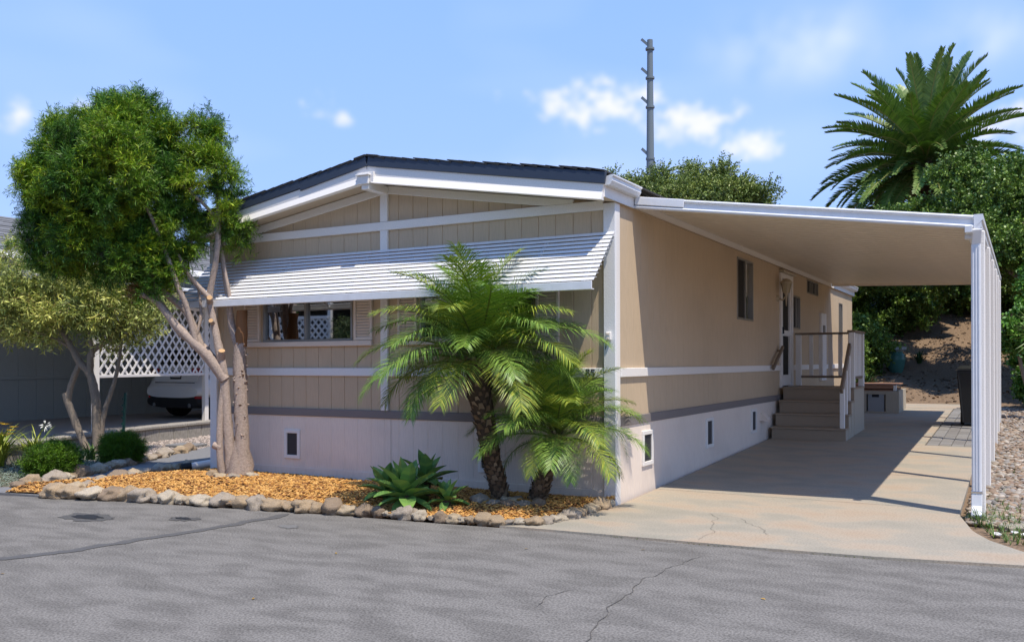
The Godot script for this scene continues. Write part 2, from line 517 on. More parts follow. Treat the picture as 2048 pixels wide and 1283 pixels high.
func blob(x: float, z: float, rx: float, rz: float, y: float, sd: int) -> ArrayMesh:
	var f := noise(sd, 1.1, 4)
	var m := MB.new()
	for k in 40:
		var a0 := TAU * k / 40.0
		var a1 := TAU * (k + 1) / 40.0
		var r0 := 1.0 + 0.55 * f.get_noise_2d(cos(a0) * 1.5, sin(a0) * 1.5)
		var r1 := 1.0 + 0.55 * f.get_noise_2d(cos(a1) * 1.5, sin(a1) * 1.5)
		m.tri(Vector3(x, y, z), Vector3(x + rx * r1 * cos(a1), y, z + rz * r1 * sin(a1)), Vector3(x + rx * r0 * cos(a0), y, z + rz * r0 * sin(a0)))
	return m.mesh()

func ribbon(pts: Array, w: float, y: float, sd: int, jag := 0.3, slope := false) -> ArrayMesh:
	# thin strip along (x, z) points with uneven edges, laid just over a surface
	var cv := Curve3D.new()
	for k in range(0, pts.size(), 2):
		cv.add_point(Vector3(pts[k], 0, pts[k + 1]))
	var f := noise(sd, 3.0, 3)
	var m := MB.new()
	var n := int(cv.get_baked_length() / 0.05)
	var prev := []
	for k in n + 1:
		var s := cv.get_baked_length() * k / n
		var a := cv.sample_baked(s)
		var b := cv.sample_baked(minf(s + 0.02, cv.get_baked_length())) - cv.sample_baked(maxf(s - 0.02, 0.0))
		var o := Vector3(b.z, 0, -b.x).normalized()
		var wob := o * f.get_noise_1d(s) * w * jag * 2.0
		var hw := w * 0.5 * (1.0 + minf(jag, 0.45) * f.get_noise_1d(s * 3.0 + 40.0) * 2.0)
		if k == 0 or k == n:
			hw *= 0.2
		var yy := y + (maxf(0.0, -0.03 * a.z) if slope else 0.0)
		var l := a + wob - o * hw + Vector3.UP * yy
		var r := a + wob + o * hw + Vector3.UP * yy
		if prev:
			m.quad(prev[0], prev[1], r, l)
		prev = [l, r]
	return m.mesh()

func ground() -> void:
	# terrain with the bank behind, one sheet out to the horizon
	var m := MB.new()
	var gx := [-400.0, -120.0, -60.0, -36.0]
	for k in 91:
		gx.append(-27.0 + 0.6 * k)
	gx.append_array([36.0, 60.0, 120.0, 400.0])
	var gz := [-500.0, -200.0, -100.0, -70.0, -55.0, -45.0]
	for k in 76:
		gz.append(-40.0 + 0.6 * k)
	gz.append_array([12.0, 20.0, 40.0, 120.0, 400.0])
	bank_noise = noise(51, 0.35, 4)
	var f := bank_noise
	var pos := []
	for z in gz:
		var row := []
		for x in gx:
			var y := gh(x, z) - 0.035
			if z < -15.0:
				y += f.get_noise_2d(x, z) * 0.35 * smoothstep(-15.0, -18.0, z)
			row.append(Vector3(x, y, z))
		pos.append(row)
	for i in gz.size() - 1:
		for j in gx.size() - 1:
			m.tri(pos[i][j], pos[i + 1][j], pos[i + 1][j + 1])
			m.tri(pos[i][j], pos[i + 1][j + 1], pos[i][j + 1])
	solo("ground", m.mesh(), M.dirt, "bare brown earth of the yard and the bank behind the house", "ground", "", "structure")
	# road
	var p := v2(road_edge)
	p.append(Vector2(30, 12.5))
	p.append(Vector2(-30, 12.5))
	var road := solo("road", sheet(p, 0.0, false), M.asphalt, "worn grey asphalt street in front of the house", "road", "", "structure")
	part(road, "crack_seal", ribbon([-4.6, 6.7, -3.4, 4.9, -2.9, 4.2, -2.75, 3.4, -2.62, 2.7, -2.58, 2.2, -2.6, 1.95], 0.11, 0.004, 61, 0.25), M.asphalt_seal)
	part(road, "crack", ribbon([1.62, 4.4, 1.52, 3.9, 1.42, 3.5, 1.40, 3.1, 1.36, 2.7, 1.40, 2.3, 1.5, 1.9], 0.0055, 0.004, 62, 5.0), M.crack)
	part(road, "crack", ribbon([1.05, 3.7, 1.0, 3.45, 1.08, 3.2], 0.005, 0.004, 63, 4.0), M.crack)
	part(road, "oil_stain", blob(-4.12, 2.98, 0.30, 0.17, 0.004, 64), M.oil_edge)
	part(road, "oil_stain", blob(-4.12, 3.0, 0.17, 0.085, 0.008, 65), M.oil)
	part(road, "oil_stain", blob(-3.25, 2.62, 0.16, 0.10, 0.004, 66), M.oil_edge)
	part(road, "oil_stain", blob(-3.25, 2.62, 0.09, 0.04, 0.008, 67), M.oil)
	part(road, "scuff_mark", blob(-2.1, 2.45, 0.10, 0.07, 0.004, 68), M.scuff)
	# driveway: slabs with joints between them
	var dr := Node3D.new()
	dr.name = "driveway"
	add_child(dr)
	tag(dr, "stained pale concrete driveway under and in front of the carport", "driveway", "", "structure")
	var apron := v2([0.06, -0.02, 0.02, 0.5, -0.02, 1.0, -0.16, 1.42, -0.43, 1.6, 0.04, 1.555, 0.93, 1.5, 1.73, 1.46, 2.62, 1.37, 3.57, 1.18, 4.6, 1.0, 3.95, 0.86, 3.57, 0.66, 3.34, 0.3, 3.2, -0.1, 3.08, -0.72, 3.07, -1.0, 0.06, -1.0])
	part(dr, "apron", sheet(apron, 0.02), M.concrete)
	var cuts := [-1.012, -3.05, -4.95, -6.2, -7.5, -9.2, -10.9, -13.3]
	for k in cuts.size() - 1:
		var z0: float = cuts[k]
		var z1: float = cuts[k + 1] + 0.012
		var xr := 3.07 if k < 3 else 2.34
		part(dr, "slab", sheet(v2([0.06, z0, xr, z0, xr, z1, 0.06, z1]), 0.02), M.concrete)
	part(dr, "joint_bed", sheet(v2([0.05, -0.9, 3.0, -0.9, 3.0, -13.4, 0.05, -13.4]), 0.005), M.crack)
	part(dr, "crack", ribbon([1.3, 1.4, 1.32, 1.05, 1.2, 0.7, 1.15, 0.4, 0.98, 0.1], 0.003, 0.0245, 71, 9.0), M.crack)
	part(dr, "crack", ribbon([1.75, 0.95, 1.6, 0.62, 1.35, 0.3, 1.1, 0.15], 0.003, 0.0245, 72, 9.0), M.crack)
	# paver patch beside the drive: each paver a piece
	var pv := Node3D.new()
	pv.name = "paver_patch"
	add_child(pv)
	tag(pv, "small square grey concrete pavers between driveway and carport posts", "paving", "", "structure")
	part(pv, "sand_bed", sheet(v2([2.35, -6.2, 3.2, -6.2, 3.2, -13.3, 2.35, -13.3]), 0.006), M.crack)
	var pm := []
	for k in 4:
		var b := MB.new()
		var g := 0.82 + 0.1 * k
		b.col = Color(g, g * 0.985, g * 0.96)
		b.box(Transform3D(), Vector3(0.16, 0.04, 0.232), 0.006)
		pm.append(b.mesh())
	for i in 29:
		for j in 5:
			var z := -6.33 - 0.24 * i
			var x := 2.44 + 0.168 * j
			part(pv, "paver", pm[rng.randi() % 4], M.paver, Transform3D(Basis(Vector3.RIGHT, 0.03), Vector3(x, 0.004 - 0.03 * z + rng.randf_range(-0.003, 0.003), z)))
	# brick edge and end slab towards the bank
	part(dr, "end_slab", sheet(v2([0.06, -13.33, 3.2, -13.33, 3.2, -14.6, 0.06, -14.6]), 0.02), M.concrete)
	# garden path
	solo("garden_path", sheet(v2([-7.1, 2.6, -6.6, 2.05, -6.72, 1.34, -7.17, 0.42, -7.9, -1.0, -8.67, -2.64, -9.2, -4.0, -7.6, -4.0, -6.9, -1.6, -6.6, -0.5, -6.45, 0.38, -6.05, 1.43, -5.75, 2.18, -5.6, 2.4]), 0.02, false), M.path_grey, "grey concrete garden path running past the house corner", "path", "", "structure")
	# mulch bed, slightly mounded
	var mb := MB.new()
	var edge := func(x: float) -> float:
		for k in range(0, road_edge.size() - 2, 2):
			if x <= road_edge[k + 2]:
				return lerpf(road_edge[k + 1], road_edge[k + 3], (x - road_edge[k]) / (road_edge[k + 2] - road_edge[k]))
		return 1.5
	var rows := []
	for i in 61:
		var x := -6.3 + 6.3 * i / 60.0
		var z1: float = edge.call(x) - 0.06
		var z0 := 0.05
		if x < -5.7:
			z0 = 0.05 + (-5.7 - x) * 3.4
		if x > -0.45:
			z1 = lerpf(1.52, 0.06, pow((x + 0.45) / 0.45, 2.0))
		z1 = maxf(z1, z0 + 0.01)
		var row := []
		for j in 15:
			var t := j / 14.0
			var y := 0.035 + 0.05 * sin(PI * clampf(t + 0.15, 0.0, 1.0)) + 0.012 * f.get_noise_2d(x * 9.0, t * 14.0)
			row.append(Vector3(x, y, lerpf(z0, z1, t)))
		rows.append(row)
	for i in 60:
		for j in 14:
			mb.tri(rows[i][j], rows[i][j + 1], rows[i + 1][j + 1])
			mb.tri(rows[i][j], rows[i + 1][j + 1], rows[i + 1][j])
	var bed := solo("mulch_bed", mb.mesh(), M.mulch_base, "bed of bright orange wood-chip mulch along the house front", "mulch bed", "", "structure")
	var chip := MB.new()
	chip.box(Transform3D(), Vector3(0.036, 0.007, 0.014), 0.002)
	var xf := []
	var cols := []
	for k in 26000:
		var i := rng.randf() * 59.99
		var j := rng.randf() * 13.99
		var a: Vector3 = rows[int(i)][int(j)].lerp(rows[int(i) + 1][int(j)], i - int(i))
		var b: Vector3 = rows[int(i)][int(j) + 1].lerp(rows[int(i) + 1][int(j) + 1], i - int(i))
		var q := a.lerp(b, j - int(j))
		if rng.randf() > (rows[int(i)][14].z - rows[int(i)][0].z) / 2.2:
			continue
		var s := rng.randf_range(0.5, 1.5)
		var bs := Basis.from_euler(Vector3(rng.randf_range(-0.5, 0.5), rng.randf() * TAU, rng.randf_range(-0.5, 0.5))).scaled(Vector3(s, s, s))
		xf.append(Transform3D(bs, q + Vector3.UP * rng.randf_range(0.0, 0.018)))
		var t := rng.randf()
		var c := Color(0.52, 0.245, 0.05).lerp(Color(0.66, 0.39, 0.13), t)
		if rng.randf() < 0.25:
			c = Color(0.26, 0.11, 0.035)
		cols.append(c)
	var ch := scatter(bed, "wood_chips", chip.mesh(), M.chip, xf, cols)
	ch.set_meta("kind", "stuff")

# ---------- house ----------
const RIDGE := -2.875
const PITCH := 0.166

func soffit_y(x: float) -> float:
	return 3.52 - PITCH * absf(x - RIDGE) * 0.955

# a wall plane: along (a), up (y), out (d)
func wp(face: int, a: float, y: float, d: float) -> Vector3:
	return Vector3(a, y, d) if face == 0 else Vector3(d, y, -a)

func wbox(m: MB, face: int, a0: float, a1: float, y0: float, y1: float, d0: float, d1: float, ch := 0.0) -> void:
	var p := wp(face, a0, y0, d0)
	var q := wp(face, a1, y1, d1)
	m.bx(Vector3(minf(p.x, q.x), minf(p.y, q.y), minf(p.z, q.z)), Vector3(maxf(p.x, q.x), maxf(p.y, q.y), maxf(p.z, q.z)), ch)

func board(face: int, a0: float, a1: float, y0: float, t0: float, t1: float, d: float, gl: bool, gr: bool, g := 0.006) -> ArrayMesh:
	# one siding board: front face at d, edges eased to a groove where gl / gr
	var m := MB.new()
	var l := a0 + (g if gl else 0.0)
	var r := a1 - (g if gr else 0.0)
	var f := [wp(face, l, y0, d), wp(face, r, y0, d), wp(face, r, t1, d), wp(face, l, t0, d)]
	var e := [wp(face, a0, y0, d - g * 1.5), wp(face, a1, y0, d - g * 1.5), wp(face, a1, t1, d - g * 1.5), wp(face, a0, t0, d - g * 1.5)]
	var b := [wp(face, a0, y0, d - 0.09), wp(face, a1, y0, d - 0.09), wp(face, a1, t1, d - 0.09), wp(face, a0, t0, d - 0.09)]
	m.quad(f[0], f[1], f[2], f[3])
	m.quad(e[0], f[0], f[3], e[3])
	m.quad(f[1], e[1], e[2], f[2])
	m.quad(b[1], b[0], b[3], b[2])
	for k in 4:
		m.quad(b[k], b[(k + 1) % 4], e[(k + 1) % 4], e[k])
	return m.mesh()

func siding(p: Node3D, called: String, face: int, a0: float, a1: float, y0: Callable, top: Callable, holes: Array, pitch: float, d: float, mt: Material, g := 0.006) -> void:
	var cuts := []
	var k := 0
	while a0 + k * pitch < a1 - 0.02:
		cuts.append(a0 + k * pitch)
		k += 1
	var grooves := cuts.duplicate()
	cuts.append(a1)
	for h in holes:
		for e in [h[0], h[1]]:
			if e > a0 and e < a1:
				cuts.append(e)
	cuts.sort()
	for i in cuts.size() - 1:
		var l: float = cuts[i]
		var r: float = cuts[i + 1]
		if r - l < 0.004:
			continue
		var spans := [[y0.call((l + r) * 0.5), 99.0]]
		for h in holes:
			if (l + r) * 0.5 > h[0] and (l + r) * 0.5 < h[1]:
				var next := []
				for s in spans:
					if h[2] > s[0] and h[2] < s[1]: next.append([s[0], h[2]])
					if h[3] > s[0] and h[3] < s[1]: next.append([h[3], s[1]])
					if h[2] >= s[1] or h[3] <= s[0]: next.append(s)
				spans = next
		for s in spans:
			var t0: float = minf(s[1], top.call(l))
			var t1: float = minf(s[1], top.call(r))
			if minf(t0, t1) - s[0] > 0.01:
				part(p, called, board(face, l, r, s[0], t0, t1, d, l in grooves, r in grooves, g), mt)

func window(house_: Node3D, face: int, a0: float, a1: float, y0: float, y1: float, d: float, splits: Array, glass: Array, fw := 0.03) -> Node3D:
	var w := Node3D.new()
	w.name = "window"
	house_.add_child(w, true)
	var m := MB.new()
	wbox(m, face, a0, a1, y0, y0 + fw, d - 0.06, d + 0.012, 0.003)
	wbox(m, face, a0, a1, y1 - fw, y1, d - 0.06, d + 0.012, 0.003)
	wbox(m, face, a0, a0 + fw, y0 + fw, y1 - fw, d - 0.06, d + 0.012, 0.003)
	wbox(m, face, a1 - fw, a1, y0 + fw, y1 - fw, d - 0.06, d + 0.012, 0.003)
	var xs := [a0 + fw]
	for s in splits:
		wbox(m, face, s - fw * 0.6, s + fw * 0.6, y0 + fw, y1 - fw, d - 0.05, d + 0.008, 0.003)
		xs.append(s)
	xs.append(a1 - fw)
	part(w, "frame", m.mesh(), M.window_alu)
	for k in xs.size() - 1:
		var g := MB.new()
		var dd := d - 0.02 - 0.012 * (k % 2)
		var lo: float = xs[k]
		var hi: float = xs[k + 1]
		if glass[k] == "pane_glass":
			g.quad(wp(face, lo, y0 + fw, dd), wp(face, hi, y0 + fw, dd), wp(face, hi, y1 - fw, dd), wp(face, lo, y1 - fw, dd))
		else:
			wbox(g, face, lo, hi, y0 + fw, y1 - fw, dd - 0.004, dd)
		part(w, "pane" if glass[k] != "screen_mesh" else "insect_screen", g.mesh(), M[glass[k]])
	return w

func vent(house_: Node3D, face: int, a0: float, a1: float, y0: float, y1: float) -> void:
	var v := Node3D.new()
	v.name = "foundation_vent"
	house_.add_child(v, true)
	var m := MB.new()
	var t := 0.045
	for r in [[a0, a1, y0, y0 + t], [a0, a1, y1 - t, y1], [a0, a0 + t, y0 + t, y1 - t], [a1 - t, a1, y0 + t, y1 - t]]:
		wbox(m, face, r[0], r[1], r[2], r[3], -0.01, 0.028, 0.004)
	part(v, "frame", m.mesh(), M.white_paint)
	var g := MB.new()
	wbox(g, face, a0 + t, a1 - t, y0 + t, y1 - t, 0.004, 0.010)
	for k in 12:
		var y := lerpf(y0 + t, y1 - t, (k + 0.5) / 12.0)
		wbox(g, face, a0 + t, a1 - t, y - 0.002, y + 0.002, 0.010, 0.014)
	part(v, "mesh_screen", g.mesh(), M.vent_mesh)

func trim(h: Node3D, called: String, face: int, r: Array, mt: Material, ch := 0.005) -> MeshInstance3D:
	var m := MB.new()
	wbox(m, face, r[0], r[1], r[2], r[3], r[4], r[5], ch)
	return part(h, called, m.mesh(), mt)

func shutter(h: Node3D, a0: float, a1: float, y0: float, y1: float) -> void:
	var s := Node3D.new()
	s.name = "shutter"
	h.add_child(s, true)
	var m := MB.new()
	var t := 0.035
	for r in [[a0, a1, y0, y0 + t], [a0, a1, y1 - t, y1], [a0, a0 + t, y0 + t, y1 - t], [a1 - t, a1, y0 + t, y1 - t]]:
		wbox(m, 0, r[0], r[1], r[2], r[3], 0.0, 0.035, 0.004)
	part(s, "frame", m.mesh(), M.shutter_paint)
	var g := MB.new()
	var n := int((y1 - y0 - 2 * t) / 0.034)
	for k in n:
		var y := lerpf(y0 + t, y1 - t, (k + 0.5) / n)
		g.box(Transform3D(Basis(Vector3.RIGHT, -0.95), Vector3((a0 + a1) * 0.5, y, 0.017)), Vector3(a1 - a0 - 2 * t, 0.006, 0.034))
	wbox(g, 0, a0 + t, a1 - t, y0 + t, y1 - t, 0.001, 0.006)
	part(s, "louvers", g.mesh(), M.shutter_paint)

func house() -> void:
	var h := thing("mobile_home", "tan single-storey mobile home with white trim, white skirting and slat awning", "house")
	var topf := func(x: float) -> float: return soffit_y(x) - 0.005
	var W1 := [-4.84, -3.385, 1.72, 2.42]
	var W2 := [-2.395, -0.93, 1.72, 2.42]
	var fw := Node3D.new()
	fw.name = "front_wall"
	h.add_child(fw)
	siding(fw, "siding_board", 0, -5.75, 0.0, func(_x): return 0.80, topf, [W1, W2], 0.2032, 0.0, M.tan_paint)
	var sw := Node3D.new()
	sw.name = "side_wall"
	h.add_child(sw)
	var side_holes := [[4.53, 5.43, 2.07, 2.98], [7.27, 8.12, 1.0, 2.93], [8.22, 8.87, 2.05, 2.66], [9.52, 10.62, 2.78, 3.045], [13.1, 13.56, 1.55, 2.79]]
	siding(sw, "siding_board", 1, 0.092, 14.9, func(_x): return 0.80, func(_a): return 3.10, side_holes, 0.2032, 0.0, M.tan_paint, 0.004)
	# skirting
	var sk := Node3D.new()
	sk.name = "skirting"
	h.add_child(sk)
	siding(sk, "skirting_board", 0, -5.75, 0.0, func(_x): return -0.02, func(_x): return 0.80, [], 0.2032, 0.006, M.skirt_paint, 0.0025)
	siding(sk, "skirting_board", 1, 0.086, 14.9, func(a): return 0.03 * a - 0.03, func(_a): return 0.80, [], 0.2032, 0.006, M.skirt_paint, 0.0025)
	trim(sk, "base_strip", 0, [-5.64, -2.83, -0.02, 0.16, 0.006, 0.02], M.skirt_paint, 0.003)
	trim(sk, "base_strip", 0, [-2.826, -0.115, -0.02, 0.15, 0.006, 0.02], M.skirt_paint, 0.003)
	trim(sk, "joint_cover", 0, [-2.835, -2.815, 0.165, 0.80, 0.006, 0.012], M.skirt_paint, 0.002)
	# closed shell behind: other walls, floor, ceiling, partition
	var sh := MB.new()
	sh.bx(Vector3(-5.75, -0.02, -14.9), Vector3(-5.65, 3.05, -0.095))
	sh.bx(Vector3(-5.75, 0.3, -15.0), Vector3(0.0, 3.6, -14.9))
	part(h, "rear_walls", sh.mesh(), M.tan_paint)
	var fl := MB.new()
	fl.bx(Vector3(-5.64, 0.86, -14.88), Vector3(-0.1, 0.94, -0.1))
	fl.bx(Vector3(-5.64, 3.0, -14.88), Vector3(-0.1, 3.06, -0.1))
	fl.bx(Vector3(-5.64, 0.94, -4.1), Vector3(-0.1, 3.0, -4.0))
	part(h, "interior", fl.mesh(), M.interior)
	# trim boards of the front
	trim(h, "corner_post", 0, [-0.112, 0.018, -0.02, 3.06, 0.0, 0.04], M.rough_white)
	trim(h, "corner_post", 1, [-0.0005, 0.088, -0.02, 3.06, 0.0, 0.018], M.white_paint)
	trim(h, "corner_post", 0, [-5.765, -5.64, -0.02, 3.05, 0.0, 0.04], M.rough_white)
	trim(h, "grey_band", 0, [-5.64, -0.113, 0.80, 0.893, 0.002, 0.024], M.grey_paint)
	trim(h, "grey_band", 1, [0.0885, 14.9, 0.795, 0.89, 0.002, 0.02], M.grey_paint)
	trim(h, "belt_board", 0, [-5.64, -2.95, 1.295, 1.391, 0.0, 0.03], M.rough_white)
	trim(h, "belt_board", 0, [-2.84, -0.113, 1.295, 1.391, 0.0, 0.03], M.rough_white)
	trim(h, "belt_board", 1, [0.0885, 7.2, 1.297, 1.391, 0.0, 0.03], M.white_paint)
	trim(h, "belt_board", 1, [8.2, 14.88, 1.297, 1.391, 0.0, 0.03], M.white_paint)
	trim(h, "centre_post", 0, [-2.948, -2.842, 0.8935, 2.994, 0.0, 0.036], M.white_paint)
	trim(h, "centre_post", 0, [-2.948, -2.842, 3.094, 3.425, 0.0, 0.036], M.white_paint)
	trim(h, "cross_beam", 0, [-5.64, -0.1125, 2.995, 3.092, 0.0, 0.04], M.white_paint)
	for s in [-1, 1]:
		var m := MB.new()
		m.bar(Vector3(RIDGE, 3.468, 0.018), Vector3(RIDGE + s * 2.42, 3.468 - PITCH * 0.955 * 2.42, 0.018), 0.036, 0.09, 0.004, Vector3.UP)
		part(h, "rake_trim", m.mesh(), M.white_paint)
	# roof: soffit, fascia, metal edge, shingle courses
	var roof := Node3D.new()
	roof.name = "roof"
	h.add_child(roof)
	for s in [-1, 1]:
		var e: float = 2.92 * s
		var sf := MB.new()
		var ye := 3.52 - PITCH * 0.955 * 2.92
		sf.quad(Vector3(RIDGE, 3.522, 0.35), Vector3(RIDGE + e, ye, 0.35), Vector3(RIDGE + e, ye, -15.2), Vector3(RIDGE, 3.522, -15.2))
		sf.quad(Vector3(RIDGE, 3.66, 0.33), Vector3(RIDGE + e, ye + 0.12, 0.33), Vector3(RIDGE + e, ye + 0.12, -15.2), Vector3(RIDGE, 3.66, -15.2))
		part(roof, "soffit", sf.mesh(), M.soffit_tan)
		var top := MB.new()
		var dark := MB.new()
		var lip := MB.new()
		var y0 := 3.52
		var q := func(x: float, dy: float, z: float) -> Vector3: return Vector3(RIDGE + x * s, y0 - PITCH * 0.955 * x + dy, z)
		# upper fascia face and bevelled lower board that catches the sun
		top.bar(q.call(0.0, 0.105, 0.35), q.call(2.90, 0.085, 0.35), 0.03, 0.105, 0.002)
		part(roof, "fascia_board", top.mesh(), M.white_paint)
		for seg in [[0.085, 2.90]]:
			var a: float = seg[0]
			var b: float = seg[1]
			lip.quad(q.call(a, 0.052, 0.366), q.call(b, 0.047, 0.366), q.call(b, -0.03, 0.405), q.call(a, -0.03, 0.405))
			lip.quad(q.call(a, -0.03, 0.405), q.call(b, -0.03, 0.405), q.call(b, -0.034, 0.335), q.call(a, -0.034, 0.335))
			lip.quad(q.call(b, 0.047, 0.366), q.call(b, 0.047, 0.335), q.call(b, -0.034, 0.335), q.call(b, -0.03, 0.405))
			lip.quad(q.call(a, 0.052, 0.366), q.call(a, 0.052, 0.335), q.call(a, -0.034, 0.335), q.call(a, -0.03, 0.405))
		part(roof, "fascia_lip", lip.mesh(), M.white_paint)
		for seg in ([[0.0, 1.0], [1.004, 2.93]] if s < 0 else [[0.02, 2.93]]):
			var a: float = seg[0]
			var b: float = seg[1]
			dark = MB.new()
			dark.bar(q.call(a, 0.215, 0.365), q.call(b, 0.185, 0.365), 0.035, 0.115, 0.004)
			part(roof, "metal_edge", dark.mesh(), M.slate_metal)
		# shingle courses, stepped
		for k in 20:
			var a := 2.93 - k * 0.148
			var b := maxf(a - 0.20, 0.0)
			var m := MB.new()
			var p := [q.call(a, 0.245, 0.39), q.call(b, 0.272, 0.39), q.call(b, 0.272, -15.2), q.call(a, 0.245, -15.2)]
			var u := Vector3.UP * (0.018 + 0.006 * ((k * 7) % 3))
			m.quad(p[0] + u, p[1] + u * 0.3, p[2] + u * 0.3, p[3] + u)
			m.quad(p[0], p[0] + u, p[3] + u, p[3])
			m.quad(p[0], p[1], p[1] + u * 0.3, p[0] + u)
			m.quad(p[0], p[3], p[2], p[1])
			part(roof, "shingle_course", m.mesh(), M.shingle)
	var cap := MB.new()
	for s in [-1, 1]:
		for k in 9:
			var z := 0.395 - k * 1.75
			cap.bar(Vector3(RIDGE + 0.005 * s, 3.80, z - 0.87), Vector3(RIDGE + 0.17 * s, 3.772, z - 0.87), 1.74, 0.022 + 0.006 * (k % 2), 0.004)
	part(roof, "ridge_cap", cap.mesh(), M.shingle)
	# ridge beam end under the apex
	var rb := MB.new()
	rb.bx(Vector3(RIDGE - 0.05, 3.41, 0.036), Vector3(RIDGE + 0.05, 3.50, 0.40), 0.004)
	part(roof, "ridge_beam", rb.mesh(), M.white_paint)
	var re := MB.new()
	re.bx(Vector3(RIDGE - 0.12, 3.485, 0.33), Vector3(RIDGE + 0.12, 3.60, 0.40), 0.003)
	re.bx(Vector3(RIDGE - 0.09, 3.465, 0.402), Vector3(RIDGE + 0.07, 3.56, 0.43), 0.004)
	re.bx(Vector3(RIDGE - 0.10, 3.56, 0.375), Vector3(RIDGE + 0.085, 3.575, 0.45), 0.003)
	part(roof, "beam_end_plate", re.mesh(), M.white_paint)
	# side fascia and gutter
	for s in [[0.03, 1], [-5.78, -1]]:
		var x: float = s[0]
		var m := MB.new()
		m.bx(Vector3(minf(x, x - 0.025 * s[1]), 3.065, -15.2), Vector3(maxf(x, x - 0.025 * s[1]), 3.185, 0.335), 0.003)
		part(roof, "eave_fascia", m.mesh(), M.white_paint)
		var g := MB.new()
		var zz := [[0.34, -0.43], [-12.3, -15.2]] if s[1] > 0 else [[0.34, -15.2]]
		for r in zz:
			var o := func(dx: float, y: float, z: float) -> Vector3: return Vector3(x + dx * s[1], y, z)
			var prof := [Vector2(0.002, 3.175), Vector2(0.06, 3.178), Vector2(0.085, 3.215), Vector2(0.085, 3.25), Vector2(0.10, 3.262), Vector2(0.10, 3.275), Vector2(0.075, 3.275), Vector2(0.002, 3.26)]
			for k in prof.size() - 1:
				g.quad(o.call(prof[k].x, prof[k].y, r[0]), o.call(prof[k + 1].x, prof[k + 1].y, r[0]), o.call(prof[k + 1].x, prof[k + 1].y, r[1]), o.call(prof[k].x, prof[k].y, r[1]))
			for zc in r:
				var pp := PackedVector3Array()
				for k in prof.size():
					pp.append(o.call(prof[k].x, prof[k].y, zc))
				g.poly(pp)
		part(roof, "gutter", g.mesh(), M.white_alu)
	# front windows
	var w1 := window(h, 0, W1[0], W1[1], W1[2], W1[3], 0.0, [-4.13], ["film_glass", "film_glass"], 0.028)
	w1.set_meta("label", "front window reflecting white lattice and a shrub")
	window(h, 0, W2[0], W2[1], W2[2], W2[3], 0.0, [-1.66], ["film_glass", "film_glass"], 0.028)
	for c in [-4.113, -1.663]:
		shutter(h, c - 1.04, c - 0.765, 1.722, 2.44)
		shutter(h, c + 0.765, c + 1.04, 1.722, 2.44)
		trim(h, "window_sill", 0, [c - 1.04, c + 1.04, 1.655, 1.718, 0.0, 0.045], M.shutter_paint)
	# side windows and the things on the side wall
	var wA := window(h, 1, 4.53, 5.43, 2.07, 2.98, 0.0, [5.0], ["screen_mesh", "pane_glass"])
	var bl := MB.new()
	wbox(bl, 1, 5.0, 5.4, 2.45, 2.95, -0.085, -0.075)
	part(wA, "blind", bl.mesh(), M.blind)
	window(h, 1, 8.22, 8.87, 2.05, 2.66, 0.0, [8.53], ["screen_mesh", "film_glass"])
	var wC := window(h, 1, 9.52, 10.62, 2.78, 3.045, 0.0, [9.82, 10.1, 10.35], ["screen_mesh", "pane_glass", "screen_mesh", "pane_glass"], 0.022)
	var bc := MB.new()
	wbox(bc, 1, 9.55, 10.6, 2.80, 3.02, -0.085, -0.075)
	part(wC, "blind", bc.mesh(), M.blind)
	window(h, 1, 13.1, 13.56, 1.55, 2.79, 0.0, [13.33], ["screen_mesh", "film_glass"])
	# door
	var d := Node3D.new()
	d.name = "door"
	h.add_child(d)
	var fr := MB.new()
	wbox(fr, 1, 7.2, 7.3, 1.0, 2.98, -0.05, 0.03, 0.004)
	wbox(fr, 1, 8.09, 8.18, 1.0, 2.98, -0.05, 0.03, 0.004)
	wbox(fr, 1, 7.3, 8.09, 2.89, 2.98, -0.05, 0.03, 0.004)
	part(d, "frame", fr.mesh(), M.white_paint)
	var dl := MB.new()
	for r in [[7.31, 7.42, 1.03, 2.88], [7.97, 8.08, 1.03, 2.88], [7.42, 7.97, 1.03, 1.22], [7.42, 7.97, 2.76, 2.88], [7.42, 7.97, 1.9, 2.0]]:
		wbox(dl, 1, r[0], r[1], r[2], r[3], -0.03, 0.012, 0.004)
	part(d, "screen_door", dl.mesh(), M.white_paint)
	var dg := MB.new()
	wbox(dg, 1, 7.42, 7.97, 1.22, 1.9, -0.03, -0.02)
	wbox(dg, 1, 7.42, 7.97, 2.0, 2.76, -0.03, -0.02)
	part(d, "screen_panel", dg.mesh(), M.screen_mesh)
	var hd := MB.new()
	wbox(hd, 1, 7.33, 7.36, 1.93, 2.05, 0.012, 0.05, 0.004)
	part(d, "handle", hd.mesh(), M.dark_metal)
	var dc := MB.new()
	wbox(dc, 1, 7.18, 8.2, 2.985, 3.02, 0.0, 0.085, 0.004)
	part(d, "drip_cap", dc.mesh(), M.lamp_paint)
	# vents, dryer hood, panel, outlet, house number
	vent(h, 0, -4.47, -4.21, 0.265, 0.625)
	vent(h, 0, -1.62, -1.36, 0.25, 0.61)
	vent(h, 1, 0.70, 1.02, 0.325, 0.705)
	vent(h, 1, 2.98, 3.29, 0.325, 0.72)
	vent(h, 1, 5.26, 5.57, 0.36, 0.73)
	var dv := MB.new()
	var hp := [Vector3(0.006, 0.66, -5.86), Vector3(0.006, 0.66, -6.02), Vector3(0.006, 0.54, -5.84), Vector3(0.006, 0.54, -6.04), Vector3(0.12, 0.545, -5.84), Vector3(0.12, 0.545, -6.04), Vector3(0.12, 0.515, -5.84), Vector3(0.12, 0.515, -6.04), Vector3(0.006, 0.515, -5.84), Vector3(0.006, 0.515, -6.04)]
	dv.quad(hp[0], hp[1], hp[5], hp[4])
	dv.quad(hp[4], hp[5], hp[7], hp[6])
